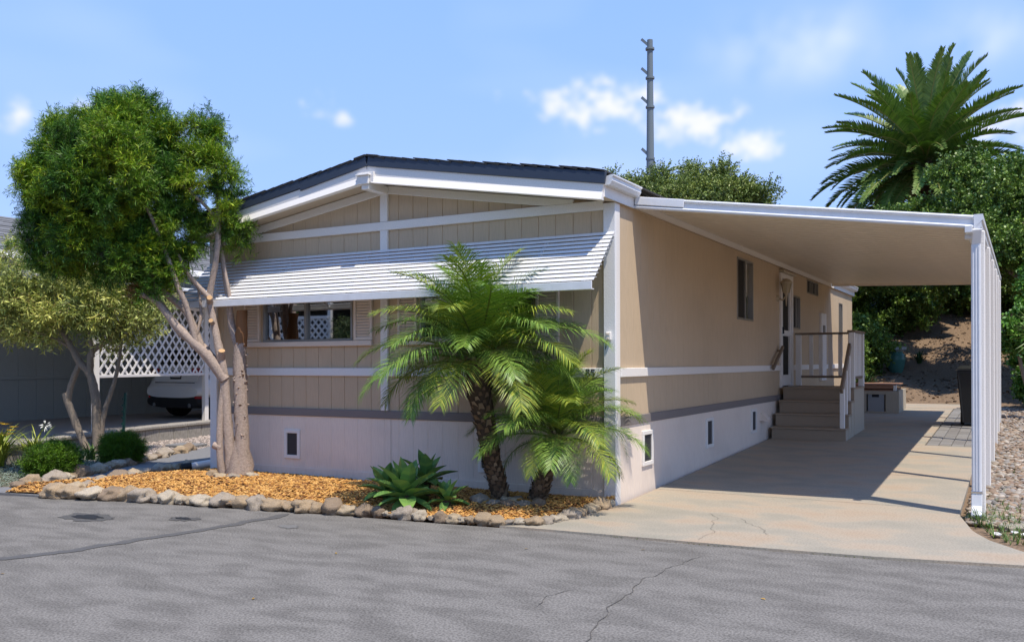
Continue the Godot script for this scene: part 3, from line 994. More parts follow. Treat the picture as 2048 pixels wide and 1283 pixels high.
	dv.quad(hp[6], hp[7], hp[9], hp[8])
	dv.poly(PackedVector3Array([hp[0], hp[4], hp[6], hp[8]]))
	dv.poly(PackedVector3Array([hp[1], hp[9], hp[7], hp[5]]))
	part(h, "dryer_vent", dv.mesh(), M.skirt_paint)
	var ep := Node3D.new()
	ep.name = "utility_panel"
	h.add_child(ep)
	var e1 := MB.new()
	wbox(e1, 1, 10.77, 11.3, 1.06, 2.45, 0.0, 0.05, 0.006)
	part(ep, "door", e1.mesh(), M.white_paint)
	var e2 := MB.new()
	for k in 4:
		wbox(e2, 1, 10.9 + k * 0.075, 10.935 + k * 0.075, 2.02, 2.2, 0.05, 0.054)
	part(ep, "slots", e2.mesh(), M.dark_metal)
	var ob := MB.new()
	ob.bx(Vector3(-0.078, 1.672, 0.04), Vector3(-0.022, 1.755, 0.075), 0.006)
	var ou := part(h, "outlet_box", ob.mesh(), M.white_paint)
	var oc := MB.new()
	oc.bx(Vector3(-0.066, 1.72, 0.075), Vector3(-0.034, 1.745, 0.081), 0.003)
	oc.bx(Vector3(-0.062, 1.682, 0.075), Vector3(-0.040, 1.70, 0.081), 0.003)
	part(ou, "cover", oc.mesh(), M.shutter_paint)
	var cab := MB.new()
	cab.tube([Vector3(-0.07, 1.68, 0.055), Vector3(-0.085, 1.6, 0.045), Vector3(-0.118, 1.5, 0.012), Vector3(-0.122, 1.40, 0.012)], [0.004, 0.004, 0.004, 0.004], 6)
	part(ou, "cable", cab.mesh(), M.dark_metal)
	var tm := TextMesh.new()
	var sf2 := SystemFont.new()
	sf2.font_names = PackedStringArray(["Droid Serif"])
	tm.font = sf2
	tm.text = "85"
	tm.font_size = 64
	tm.pixel_size = 0.00165
	tm.depth = 0.012
	part(h, "house_number", tm, M.dark_metal, Transform3D(Basis(), Vector3(-0.262, 1.341, 0.037)))
	var hr := MB.new()
	hr.bar(Vector3(0.075, 1.335, -6.42), Vector3(0.075, 1.70, -7.13), 0.04, 0.055, 0.006)
	hr.bx(Vector3(0.0, 1.37, -6.58), Vector3(0.06, 1.40, -6.55))
	hr.bx(Vector3(0.0, 1.62, -7.03), Vector3(0.06, 1.65, -7.0))
	part(h, "wall_handrail", hr.mesh(), M.brown_rail)
	# slat awning over the front windows
	var aw := Node3D.new()
	aw.name = "awning"
	h.add_child(aw)
	var x0 := -5.74
	var x1 := 0.01
	var n := 12
	for k in n:
		var t := float(k) / n
		var y := lerpf(2.765, 2.225, t)
		var z := lerpf(0.045, 0.575, t)
		var dy := 0.54 / n
		var m := MB.new()
		var pr := [Vector2(z - 0.05, y + 0.004), Vector2(z, y), Vector2(z + 0.026, y - dy * 0.66), Vector2(z + 0.022, y - dy * 0.70), Vector2(z - 0.004, y - 0.006), Vector2(z - 0.05, y - 0.001)]
		for j in pr.size():
			var a: Vector2 = pr[j]
			var b: Vector2 = pr[(j + 1) % pr.size()]
			m.quad(Vector3(x0, a.y, a.x), Vector3(x1 - k * 0.0, a.y, a.x), Vector3(x1, b.y, b.x), Vector3(x0, b.y, b.x))
		for xx in [x0, x1]:
			m.quad(Vector3(xx, pr[0].y, pr[0].x), Vector3(xx, pr[1].y, pr[1].x), Vector3(xx, pr[4].y, pr[4].x), Vector3(xx, pr[5].y, pr[5].x))
			m.quad(Vector3(xx, pr[1].y, pr[1].x), Vector3(xx, pr[2].y, pr[2].x), Vector3(xx, pr[3].y, pr[3].x), Vector3(xx, pr[4].y, pr[4].x))
		part(aw, "slat", m.mesh(), M.white_alu)
	var va := MB.new()
	va.bx(Vector3(x0, 2.146, 0.586), Vector3(x1, 2.226, 0.602), 0.003)
	va.bx(Vector3(x0, 2.146, 0.545), Vector3(x1, 2.156, 0.586))
	part(aw, "valance", va.mesh(), M.white_alu)
	for x in [-5.5, -4.3, -3.1, -1.9, -0.75, -0.12]:
		var m := MB.new()
		m.bar(Vector3(x, 2.72, 0.03), Vector3(x, 2.185, 0.56), 0.03, 0.02)
		part(aw, "rafter", m.mesh(), M.white_alu)
	# downspout lying out of the left corner
	var ds := thing("drain_pipe", "white drain pipe with black elbow beside the tree, at the house corner", "pipe", Vector3(-5.79, 0.09, -0.02))
	var dp := MB.new()
	dp.tube([Vector3(0.0, 0.05, -0.15), Vector3(-0.22, 0.0, 0.18)], [0.045, 0.045], 12)
	part(ds, "pipe", dp.mesh(), M.white_paint)
	var de := MB.new()
	de.tube([Vector3(-0.21, 0.003, 0.165), Vector3(-0.28, -0.01, 0.27)], [0.053, 0.055], 12)
	part(ds, "elbow", de.mesh(), M.black_plastic)

# ---------- carport ----------
func carport() -> void:
	var c := thing("carport", "white aluminium carport with beige ribbed roof pans and square posts beside the house", "carport")
	var oy := func(z: float) -> float: return 2.66 + 0.031 * (-0.5 - z)
	var sk := 0.24
	var z0 := -0.47
	var n := 40
	var st := 11.5 / n
	for k in n:
		var za := z0 - k * st
		var zb := za - st
		var m := MB.new()
		# one roof pan: flat with a raised rib at each edge, seen from below
		var pr := [Vector2(0.0, 0.05), Vector2(0.012, 0.05), Vector2(0.012, 0.002), Vector2(st * 0.24, 0.0), Vector2(st * 0.25, 0.05), Vector2(st * 0.41, 0.05), Vector2(st * 0.42, 0.0), Vector2(st * 0.59, 0.0), Vector2(st * 0.60, 0.05), Vector2(st * 0.76, 0.05), Vector2(st * 0.77, 0.0), Vector2(st - 0.012, 0.002), Vector2(st - 0.012, 0.05), Vector2(st, 0.05)]
		for j in pr.size() - 1:
			var za2: float = za - pr[j].x
			var zb2: float = za - pr[j + 1].x
			var a := Vector3(0.045, 3.14 + pr[j].y, za2)
			var f0 := sk * (1.0 - float(k) / n)
			var b := Vector3(3.2, oy.call(za2) + pr[j].y, za2 - f0)
			var d := Vector3(3.2, oy.call(zb2) + pr[j + 1].y, zb2 - (f0 if j < pr.size() - 2 else sk * (1.0 - (k + 1.0) / n)))
			var e := Vector3(0.045, 3.14 + pr[j + 1].y, zb2)
			m.quad(a, b, d, e)
		m.quad(Vector3(0.045, 3.20, za), Vector3(3.2, oy.call(za) + 0.06, za - sk * (1.0 - float(k) / n)), Vector3(3.2, oy.call(zb) + 0.06, zb - sk * (1.0 - (k + 1.0) / n)), Vector3(0.045, 3.20, zb))
		part(c, "roof_pan", m.mesh(), M.pan_alu)
	# front fascia: channel with two rolled lips
	var prof := [Vector2(0.0, 0.10), Vector2(0.022, 0.105), Vector2(0.03, 0.09), Vector2(0.024, 0.078), Vector2(0.004, 0.07), Vector2(0.004, 0.022), Vector2(0.026, 0.016), Vector2(0.034, 0.004), Vector2(0.028, -0.012), Vector2(0.0, -0.016)]
	var m := MB.new()
	for k in prof.size() - 1:
		var a: Vector2 = prof[k]
		var b: Vector2 = prof[k + 1]
		m.quad(Vector3(0.03, 3.08 + a.y, z0 + a.x), Vector3(3.21, oy.call(z0) + a.y, z0 - sk + a.x), Vector3(3.21, oy.call(z0) + b.y, z0 - sk + b.x), Vector3(0.03, 3.08 + b.y, z0 + b.x))
	var e0 := PackedVector3Array()
	for k in prof:
		e0.append(Vector3(0.03, 3.08 + k.y, z0 + k.x))
	m.poly(e0)
	m.quad(Vector3(0.03, 3.08 - 0.016, z0), Vector3(3.21, oy.call(z0) - 0.016, z0 - sk), Vector3(3.21, oy.call(z0) + 0.10, z0 - sk), Vector3(0.03, 3.18, z0))
	part(c, "front_fascia", m.mesh(), M.white_alu)
	var pl := MB.new()
	pl.bar(Vector3(0.04, 3.146, z0 + 0.018), Vector3(0.56, 3.075, z0 - sk * 0.17 + 0.018), 0.036, 0.085, 0.006)
	part(c, "splice_plate", pl.mesh(), M.white_alu)
	var bk := MB.new()
	bk.bar(Vector3(0.04, 3.15, -11.99), Vector3(3.2, oy.call(-11.99) + 0.03, -11.99), 0.02, 0.13, 0.003)
	part(c, "rear_fascia", bk.mesh(), M.pan_alu)
	# outer gutter
	var g := MB.new()
	var gp := [Vector2(0.0, -0.03), Vector2(0.05, -0.028), Vector2(0.062, -0.01), Vector2(0.062, 0.045), Vector2(0.075, 0.055), Vector2(0.075, 0.105), Vector2(0.0, 0.105)]
	for k in gp.size() - 1:
		g.quad(Vector3(3.2 + gp[k].x, oy.call(z0) + gp[k].y, z0 - sk + 0.035), Vector3(3.2 + gp[k + 1].x, oy.call(z0) + gp[k + 1].y, z0 - sk + 0.035), Vector3(3.2 + gp[k + 1].x, oy.call(-12.0) + gp[k + 1].y, -12.0), Vector3(3.2 + gp[k].x, oy.call(-12.0) + gp[k].y, -12.0))
	for z in [z0 - sk + 0.035, -12.0]:
		var pp := PackedVector3Array()
		for k in gp:
			pp.append(Vector3(3.2 + k.x, oy.call(z) + k.y, z))
		g.poly(pp)
	part(c, "gutter", g.mesh(), M.white_alu)
	var bm := MB.new()
	bm.bar(Vector3(3.16, oy.call(-0.6) - 0.03, -0.6), Vector3(3.16, oy.call(-11.9) - 0.03, -11.9), 0.06, 0.06, 0.003)
	part(c, "beam", bm.mesh(), M.white_alu)
	var pz := [-0.86, -2.78, -4.84, -6.86, -8.7, -10.5]
	for k in pz.size():
		var z: float = pz[k]
		var p := MB.new()
		p.bx(Vector3(3.185, -0.03 * z - 0.03, z - 0.045), Vector3(3.285, oy.call(z) - 0.032, z + 0.045), 0.008)
		var po := part(c, "post", p.mesh(), M.white_paint)
		var br := MB.new()
		br.bx(Vector3(3.12, oy.call(z) - 0.10, z - 0.05), Vector3(3.184, oy.call(z) - 0.06, z + 0.05), 0.003)
		part(po, "bracket", br.mesh(), M.white_alu)
	# downspout on the front post, ribbed, with a kicked foot
	var dn := Node3D.new()
	dn.name = "downspout"
	c.add_child(dn)
	var d := MB.new()
	var yt: float = oy.call(z0) - 0.03
	d.bx(Vector3(3.175, 0.20, -0.80), Vector3(3.255, yt - 0.12, -0.735), 0.006)
	for k in 3:
		d.bx(Vector3(3.185 + k * 0.024, 0.22, -0.735), Vector3(3.197 + k * 0.024, yt - 0.14, -0.727), 0.003)
	part(dn, "pipe", d.mesh(), M.white_alu)
	var el := MB.new()
	el.bar(Vector3(3.215, yt - 0.11, -0.765), Vector3(3.225, yt + 0.02, -0.69), 0.075, 0.06, 0.006)
	part(dn, "elbow", el.mesh(), M.white_alu)
	var ft := MB.new()
	ft.bar(Vector3(3.215, 0.24, -0.765), Vector3(3.215, 0.13, -0.755), 0.088, 0.075, 0.005)
	ft.bar(Vector3(3.215, 0.14, -0.76), Vector3(3.215, 0.045, -0.66), 0.086, 0.06, 0.005)
	part(dn, "foot", ft.mesh(), M.white_alu)
	var sp := MB.new()
	sp.bx(Vector3(3.168, 0.25, -0.81), Vector3(3.262, 0.275, -0.725), 0.003)
	part(dn, "strap", sp.mesh(), M.chrome)

# ---------- entry stairs ----------
func stairs() -> void:
	var s := thing("entry_stairs", "brown painted wooden entry steps and landing with white balusters at the door", "stairs", Vector3(0.65, 0.2, -7.2))
	var o := Vector3(0.65, 0.2, -7.2)
	var inv := Transform3D(Basis(), -o)
	var tops := [0.40, 0.605, 0.81, 1.02]
	var zs := [-6.3, -6.58, -6.86, -7.14]
	for k in 4:
		var y0: float = 0.17 if k == 0 else tops[k - 1]
		var m := MB.new()
		m.bx(Vector3(0.075, y0, zs[k] - 0.03), Vector3(1.215, tops[k] - 0.03, zs[k]), 0.003)
		part(s, "riser", m.mesh(), M.step_paint, inv)
		var t := MB.new()
		var zb: float = zs[k + 1] - 0.03 if k < 3 else -8.26
		t.bx(Vector3(0.065, tops[k] - 0.03, zb), Vector3(1.225, tops[k], zs[k] + 0.025), 0.008)
		part(s, "tread" if k < 3 else "landing", t.mesh(), M.step_paint, inv)
	var sd := MB.new()
	for k in 4:
		var zb: float = zs[k + 1] if k < 3 else -8.26
		sd.bx(Vector3(1.19, 0.17, zb), Vector3(1.212, tops[k] - 0.03, zs[k] - 0.03))
	part(s, "side_panel", sd.mesh(), M.box_tan, inv)
	var bkp := MB.new()
	bkp.bx(Vector3(0.08, 0.22, -8.26), Vector3(1.188, 0.98, -8.24))
	part(s, "back_panel", bkp.mesh(), M.box_tan, inv)
	# back railing across the landing
	var mk := func(called: String, lo: Vector3, hi: Vector3, mt: Material) -> void:
		var m := MB.new()
		m.bx(lo, hi, 0.005)
		part(s, called, m.mesh(), mt, inv)
	mk.call("newel_post", Vector3(0.07, 1.021, -8.25), Vector3(0.16, 1.93, -8.16), M.white_paint)
	mk.call("newel_post", Vector3(1.13, 1.021, -8.25), Vector3(1.22, 1.93, -8.16), M.white_paint)
	mk.call("newel_post", Vector3(1.13, 1.021, -7.24), Vector3(1.22, 1.93, -7.15), M.white_paint)
	mk.call("top_rail", Vector3(0.06, 1.93, -8.27), Vector3(1.235, 1.965, -8.14), M.brown_rail)
	mk.call("top_rail", Vector3(1.11, 1.93, -8.138), Vector3(1.24, 1.966, -7.13), M.brown_rail)
	mk.call("bottom_rail", Vector3(0.16, 1.16, -8.235), Vector3(1.13, 1.20, -8.175), M.brown_rail)
	mk.call("bottom_rail", Vector3(1.145, 1.16, -8.16), Vector3(1.205, 1.20, -7.24), M.brown_rail)
	for k in 5:
		mk.call("baluster", Vector3(0.30 + k * 0.165, 1.201, -8.225), Vector3(0.365 + k * 0.165, 1.929, -8.185), M.white_paint)
		mk.call("baluster", Vector3(1.155, 1.201, -7.44 - k * 0.155), Vector3(1.195, 1.929, -7.375 - k * 0.155), M.white_paint)
	# stair rail down to the bottom step
	var r := MB.new()
	r.bar(Vector3(1.15, 1.72, -7.12), Vector3(1.15, 0.98, -6.30), 0.05, 0.09, 0.008)
	part(s, "stair_rail", r.mesh(), M.brown_rail, inv)
	mk.call("rail_post", Vector3(1.12, 0.401, -6.40), Vector3(1.19, 1.02, -6.33), M.white_paint)
	mk.call("rail_post", Vector3(1.125, 0.606, -6.70), Vector3(1.185, 1.30, -6.64), M.white_paint)
	mk.call("rail_post", Vector3(1.125, 0.811, -6.98), Vector3(1.185, 1.54, -6.92), M.white_paint)

# ---------- neighbour on the left ----------
func lattice(p: Node3D, a: Vector3, dir: Vector3, length: float, h: float, period: float, w: float, mt: Material) -> void:
	var nrm := dir.cross(Vector3.UP).normalized()
	for s in [1, -1]:
		var k := -int(h / period) - 1
		while k * period < length + h:
			# line: u = k*period + s*v  (s = 1) or k*period - v
			var u0 := k * period
			var va := 0.0
			var vb := h
			if s > 0:
				va = maxf(0.0, -u0)
				vb = minf(h, length - u0)
			else:
				va = maxf(0.0, u0 - length)
				vb = minf(h, u0)
			if vb - va > 0.03:
				var m := MB.new()
				var q0: Vector3 = a + dir * (u0 + s * va) + Vector3.UP * va + nrm * 0.005 * s
				var q1: Vector3 = a + dir * (u0 + s * vb) + Vector3.UP * vb + nrm * 0.005 * s
				m.bar(q0, q1, 0.007, w, 0.0, (q1 - q0).cross(nrm).normalized())
				part(p, "slat", m.mesh(), mt)
			k += 1

func neighbour() -> void:
	# drive and block wall
	solo("neighbour_driveway", sheet(v2([-15.0, 4.0, -8.2, 2.3, -9.15, 0.6, -9.81, -0.9, -10.35, -2.69, -10.67, -4.44, -11.2, -7.0, -11.8, -16.0, -15.0, -16.0]), 0.25, false), M.nb_drive, "shaded grey concrete drive of the neighbouring house", "driveway", "", "structure")
	var w := thing("block_wall", "low weathered concrete block retaining wall with a capped top", "wall", Vector3(-9.8, 0, -0.9))
	var pts := [Vector3(-8.3, 0, 2.3), Vector3(-9.15, 0, 0.6), Vector3(-9.81, 0, -0.9), Vector3(-10.35, 0, -2.69), Vector3(-10.67, 0, -4.44), Vector3(-11.2, 0, -7.0)]
	var cv := Curve3D.new()
	for q in pts:
		cv.add_point(q)
	var L := cv.get_baked_length()
	var s := 0.0
	while s < L - 0.4:
		var a := cv.sample_baked(s + 0.004)
		var b := cv.sample_baked(s + 0.392)
		var m := MB.new()
		m.bar(a + Vector3(-0.05, 0.07, 0), b + Vector3(-0.05, 0.07, 0), 0.16, 0.33, 0.008)
		part(w, "block", m.mesh(), M.block, Transform3D(Basis(), -w.position))
		s += 0.4
	s = 0.0
	while s < L - 0.8:
		var a := cv.sample_baked(s + 0.004)
		var b := cv.sample_baked(s + 0.79)
		var m := MB.new()
		m.bar(a + Vector3(-0.05, 0.27, 0), b + Vector3(-0.05, 0.27 + rng.randf_range(-0.004, 0.004), 0), 0.22, 0.068, 0.016)
		part(w, "cap_stone", m.mesh(), M.block, Transform3D(Basis(), -w.position))
		s += 0.795
	# house
	var h := thing("neighbour_house", "slate grey neighbouring house with grey shingle roof behind the trees", "house")
	var wl := Node3D.new()
	wl.name = "side_wall"
	h.add_child(wl)
	siding(wl, "siding_board", 1, -4.2, 16.0, func(_a): return 0.1, func(_a): return 3.7, [], 0.4, -14.9, M.nb_wall)
	trim(h, "belt_board", 1, [-4.2, 16.0, 1.12, 1.2, -14.9, -14.88], M.nb_wall)
	var fw := MB.new()
	fw.bx(Vector3(-24.0, 0.1, 4.1), Vector3(-14.92, 3.7, 4.2))
	fw.bx(Vector3(-24.0, 0.1, -16.0), Vector3(-14.92, 3.7, -15.9))
	part(h, "end_walls", fw.mesh(), M.nb_wall)
	var rf := Node3D.new()
	rf.name = "roof"
	h.add_child(rf)
	for k in 22:
		var m := MB.new()
		var x := -14.35 - k * 0.225
		var y := 3.74 + k * 0.068
		for j in 12:
			var z := 4.6 - j * 1.75 - (k % 2) * 0.6
			m.box(Transform3D(Basis(Vector3.BACK, -0.26), Vector3(x - 0.15, y + 0.05 + 0.008 * ((j * 5 + k) % 3), z - 0.87)), Vector3(0.36, 0.022, 1.74))
		part(rf, "shingle_course", m.mesh(), M.shingle_grey)
	var rs := MB.new()
	rs.bar(Vector3(-14.3, 3.7, -6.0), Vector3(-19.4, 5.2, -6.0), 21.0, 0.06)
	rs.bar(Vector3(-24.5, 3.7, -6.0), Vector3(-19.4, 5.2, -6.0), 21.0, 0.06)
	part(rf, "deck", rs.mesh(), M.shingle_grey)
	var fc := MB.new()
	fc.bx(Vector3(-14.34, 3.62, -16.2), Vector3(-14.28, 3.76, 4.4), 0.004)
	part(rf, "fascia", fc.mesh(), M.white_paint)
	# carport of the neighbour with lattice screen
	var c := thing("neighbour_carport", "neighbour's white carport with its white lattice screen over the parked car", "carport")
	for k in 14:
		var z := -0.6 - k * 0.8
		var m := MB.new()
		m.bar(Vector3(-14.85, 3.35, z), Vector3(-10.0 - k * 0.1, 2.86, z), 0.80, 0.045, 0.006)
		part(c, "roof_pan", m.mesh(), M.white_alu)
	var fr := MB.new()
	fr.bar(Vector3(-14.85, 3.33, -0.19), Vector3(-10.0, 2.85, -0.19), 0.03, 0.13, 0.004)
	part(c, "front_fascia", fr.mesh(), M.white_alu)
	var A := Vector3(-10.38, 1.23, -1.58)
	var B := Vector3(-11.47, 1.23, -4.96)
	var dir := (B - A).normalized()
	var ls := Node3D.new()
	ls.name = "lattice_screen"
	c.add_child(ls)
	lattice(ls, A, dir, 5.4, 1.34, 0.235, 0.046, M.white_paint)
	for e in [[0.0, 0.05], [1.34, 0.05]]:
		var m := MB.new()
		m.bar(A + Vector3.UP * e[0], A + dir * 5.4 + Vector3.UP * e[0], 0.03, e[1], 0.003)
		part(ls, "rail", m.mesh(), M.white_paint)
	for t in [0.0, 3.56, 5.4]:
		var q: Vector3 = A + dir * t
		var m := MB.new()
		m.bx(Vector3(q.x - 0.05, 0.24, q.z - 0.05), Vector3(q.x + 0.05, 2.9, q.z + 0.05), 0.006)
		part(c, "post", m.mesh(), M.white_paint)
	var bm := MB.new()
	bm.bar(A + Vector3.UP * 1.58 - dir * 1.2, A + dir * 10.0 + Vector3.UP * 1.58, 0.06, 0.10, 0.004)
	part(c, "beam", bm.mesh(), M.white_paint)
	car()

func ring(hw: float, yb: float, yt: float, z: float, ex := 3.2) -> Array:
	var out := []
	for k in 28:
		var a := TAU * k / 28.0
		var cx := cos(a)
		var sy := sin(a)
		out.append(Vector3(hw * signf(cx) * pow(absf(cx), 2.0 / ex), (yb + yt) * 0.5 + (yt - yb) * 0.5 * signf(sy) * pow(absf(sy), 2.0 / ex), z))
	return out

func loft(m: MB, rings: Array) -> void:
	var base := m.v.size()
	var n: int = rings[0].size()
	for i in rings.size():
		for j in n:
			var du: Vector3 = rings[i][(j + 1) % n] - rings[i][(j + n - 1) % n]
			var dv: Vector3 = rings[mini(i + 1, rings.size() - 1)][j] - rings[maxi(i - 1, 0)][j]
			m.vert(rings[i][j], dv.cross(du).normalized())
	for i in rings.size() - 1:
		for j in n:
			var a := base + i * n + j
			var b := base + i * n + (j + 1) % n
			for q in [a, b, a + n, b, b + n, a + n]:
				m.ix.append(q)
	for e in [0, rings.size() - 1]:
		var p := PackedVector3Array()
		for j in n:
			p.append(rings[e][j if e == 0 else n - 1 - j])
		m.poly(p)

func car() -> void:
	var c := thing("parked_car", "white sport utility car parked nose-in behind the white lattice screen", "car", Vector3(-12.53, 0.25, -5.0))
	var b := MB.new()
	loft(b, [ring(0.80, 0.46, 0.70, 0.02), ring(0.87, 0.44, 0.76, -0.03), ring(0.90, 0.42, 0.82, -0.10), ring(0.905, 0.40, 0.98, -0.16), ring(0.91, 0.36, 1.04, -0.35), ring(0.92, 0.34, 1.06, -1.0), ring(0.92, 0.32, 1.05, -2.2), ring(0.91, 0.32, 1.02, -3.2), ring(0.88, 0.34, 0.96, -4.0), ring(0.75, 0.38, 0.85, -4.45)])
	part(c, "body", b.mesh(), M.car_white)
	var cb := MB.new()
	loft(cb, [ring(0.70, 0.96, 1.18, -0.17, 4.0), ring(0.70, 0.98, 1.50, -0.36, 4.0), ring(0.66, 0.98, 1.64, -0.6, 4.0), ring(0.66, 0.98, 1.68, -1.6, 4.0), ring(0.68, 0.98, 1.62, -2.3, 4.0), ring(0.72, 0.98, 1.10, -3.1, 4.0)])
	part(c, "cabin", cb.mesh(), M.car_white)
	var tg := MB.new()
	var q := [Vector3(-0.66, 0.80, -0.085), Vector3(0.66, 0.80, -0.085), Vector3(0.72, 1.10, -0.135), Vector3(-0.72, 1.10, -0.135)]
	tg.quad(q[0], q[1], q[2], q[3])
	tg.quad(q[1], q[0], q[0] + Vector3(0.03, -0.02, -0.06), q[1] + Vector3(-0.03, -0.02, -0.06))
	tg.quad(q[0], q[3], q[3] + Vector3(0.0, 0, -0.1), q[0] + Vector3(0, 0, -0.1))
	tg.quad(q[1], q[2], q[2] + Vector3(0.0, 0, -0.1), q[1] + Vector3(0, 0, -0.1))
	tg.quad(q[3], q[2], q[2] + Vector3(0.0, 0, -0.1), q[3] + Vector3(0, 0, -0.1))
	var gate := part(c, "tailgate", tg.mesh(), M.car_white)
	var gp := MB.new()
	gp.bar(Vector3(-0.62, 0.785, -0.062), Vector3(0.62, 0.785, -0.062), 0.02, 0.014)
	part(gate, "shut_line", gp.mesh(), M.black_plastic)
	var rw := MB.new()
	rw.quad(Vector3(-0.60, 1.16, -0.155), Vector3(0.60, 1.16, -0.155), Vector3(0.54, 1.5, -0.34), Vector3(-0.54, 1.5, -0.34))
	part(c, "rear_window", rw.mesh(), M.car_glass)
	var va := MB.new()
	loft(va, [ring(0.78, 0.24, 0.50, 0.0), ring(0.88, 0.23, 0.52, -0.05), ring(0.925, 0.22, 0.50, -0.2), ring(0.925, 0.20, 0.46, -0.6)])
	part(c, "lower_bumper", va.mesh(), M.black_plastic)
	for s in [-1, 1]:
		var t := MB.new()
		t.box(Transform3D(Basis(Vector3.UP, 0.35 * s), Vector3(0.70 * s, 1.04, -0.125)), Vector3(0.36, 0.13, 0.06), 0.02)
		part(c, "tail_lamp", t.mesh(), M.tail_red)
		var r := MB.new()
		r.box(Transform3D(Basis(Vector3.UP, 0.6 * s), Vector3(0.80 * s, 0.47, -0.035)), Vector3(0.2, 0.055, 0.05), 0.012)
		part(c, "reflector", r.mesh(), M.tail_red)
		var ex := MB.new()
		ex.tube([Vector3(0.56 * s, 0.30, -0.15), Vector3(0.56 * s, 0.295, 0.03)], [0.045, 0.048], 14)
		part(c, "exhaust_tip", ex.mesh(), M.chrome)
		for z in [-0.86, -3.5]:
			var w := Node3D.new()
			w.name = "wheel"
			c.add_child(w, true)
			var ty := MB.new()
			var tf := Transform3D(Basis(Vector3.BACK, PI / 2), Vector3(0.79 * s, 0.355, z))
			ty.lathe(tf, [Vector2(0.0, -0.09), Vector2(0.24, -0.11), Vector2(0.33, -0.11), Vector2(0.355, -0.09), Vector2(0.355, 0.09), Vector2(0.33, 0.11), Vector2(0.24, 0.11), Vector2(0.0, 0.09)], 24)
			part(w, "tyre", ty.mesh(), M.rubber)
			var ri := MB.new()
			for k in 5:
				var a := TAU * k / 5.0
				ri.bar(tf * Vector3(0, -0.105 * s, 0), tf * Vector3(cos(a) * 0.22, -0.113 * s, sin(a) * 0.22), 0.05, 0.02)
			part(w, "rim", ri.mesh(), M.chrome)
	var pl := MB.new()
	pl.box(Transform3D(Basis(Vector3.RIGHT, -0.16), Vector3(0.0, 0.955, -0.105)), Vector3(0.34, 0.19, 0.02), 0.004)
	var pf := part(c, "plate_frame", pl.mesh(), M.black_plastic)
	var pp := MB.new()
	pp.box(Transform3D(Basis(Vector3.RIGHT, -0.16), Vector3(0.0, 0.965, -0.097)), Vector3(0.30, 0.14, 0.012))
	part(pf, "plate", pp.mesh(), M.plate_white)
	var bd := MB.new()
	bd.box(Transform3D(Basis(Vector3.RIGHT, -0.16), Vector3(0.46, 0.985, -0.107)), Vector3(0.12, 0.02, 0.01), 0.003)
	part(gate, "badge", bd.mesh(), M.chrome)

# ---------- foliage ----------
func leafb(m: MB, p: Vector3, d: Vector3, w: Vector3, len: float, wid: float, c: Color, bend := 0.15) -> void:
	m.col = c
	var mid := p + d * len * 0.5
	var tip := p + d * len + Vector3.DOWN * len * bend
	m.quad(p, mid + w * wid * 0.5, tip, mid - w * wid * 0.5)

func rdir(r: RandomNumberGenerator) -> Vector3:
	var z := r.randf_range(-1, 1)
	var a := r.randf() * TAU
	var k := sqrt(1.0 - z * z)
	return Vector3(k * cos(a), z, k * sin(a))

# a spray of twigs with leaves, about 1 unit across, growing along +y
func spray(sd: int, twigs: int, per: int, len: float, wid: float, spread: float, ca: Color, cb: Color, fwd := 0.6, twig_col := Color(0.12, 0.08, 0.04)) -> ArrayMesh:
	var r := RandomNumberGenerator.new()
	r.seed = sd
	var m := MB.new()
	for t in twigs:
		var d := (Vector3.UP * (1.15 - spread) + rdir(r) * spread).normalized()
		var tl := r.randf_range(0.55, 1.0)
		var o := rdir(r) * 0.08
		m.col = twig_col
		var sx := d.cross(Vector3(0.3, 0.2, 0.9)).normalized() * 0.008
		m.quad(o - sx, o + sx, o + d * tl + sx * 0.4, o + d * tl - sx * 0.4)
		for k in per:
			var s := (k + r.randf()) / per
			var p := o + d * tl * lerpf(0.12, 1.0, s)
			var side := d.cross(rdir(r)).normalized()
			var ld := (d * fwd + side * (1.0 - fwd * 0.5) + rdir(r) * 0.2).normalized()
			var wv := ld.cross(rdir(r)).normalized()
			leafb(m, p, ld, wv, len * r.randf_range(0.7, 1.2), wid * r.randf_range(0.8, 1.2), ca.lerp(cb, r.randf()), r.randf_range(0.0, 0.25))
	return m.mesh()

func crown(p: Node3D, called: String, m: Mesh, mt: Material, lobes: Array, count: int, s0: float, s1: float, cols: Array, sd: int, inner := 0.5, up := 0.45, cl := 0.0, per := 1) -> MultiMeshInstance3D:
	# sprays spread through ellipsoids; with cl they gather in tufts of that radius
	var r := RandomNumberGenerator.new()
	r.seed = sd
	var wsum := 0.0
	for l in lobes:
		wsum += pow(l[1].x * l[1].y * l[1].z, 0.75) * (l[2] if l.size() > 2 else 1.0)
	var xf := []
	var cc := []
	for l in lobes:
		var n := int(count / per * pow(l[1].x * l[1].y * l[1].z, 0.75) * (l[2] if l.size() > 2 else 1.0) / wsum)
		for k in n:
			var d := rdir(r)
			var rad := lerpf(inner, 1.0, sqrt(r.randf()))
			var pos: Vector3 = l[0] + d * l[1] * rad * r.randf_range(0.88, 1.1)
			var col: Color = cols[r.randi() % cols.size()]
			for j in per:
				var off := rdir(r) if per > 1 else Vector3.ZERO
				var y := (d * (0.75 if per == 1 else 0.35) + off * 0.8 + Vector3.UP * up + rdir(r) * 0.35).normalized()
				var x := y.cross(rdir(r)).normalized()
				var s := r.randf_range(s0, s1)
				xf.append(Transform3D(Basis(x, y, x.cross(y)).scaled(Vector3(s, s, s)), pos + off * cl * r.randf()))
				cc.append(col * r.randf_range(0.85, 1.15))
	return scatter(p, called, m, mt, xf, cc)

func pv3(a: Array) -> Array:
	var o := []
	for k in range(0, a.size(), 3):
		o.append(Vector3(a[k], a[k + 1], a[k + 2]))
	return o

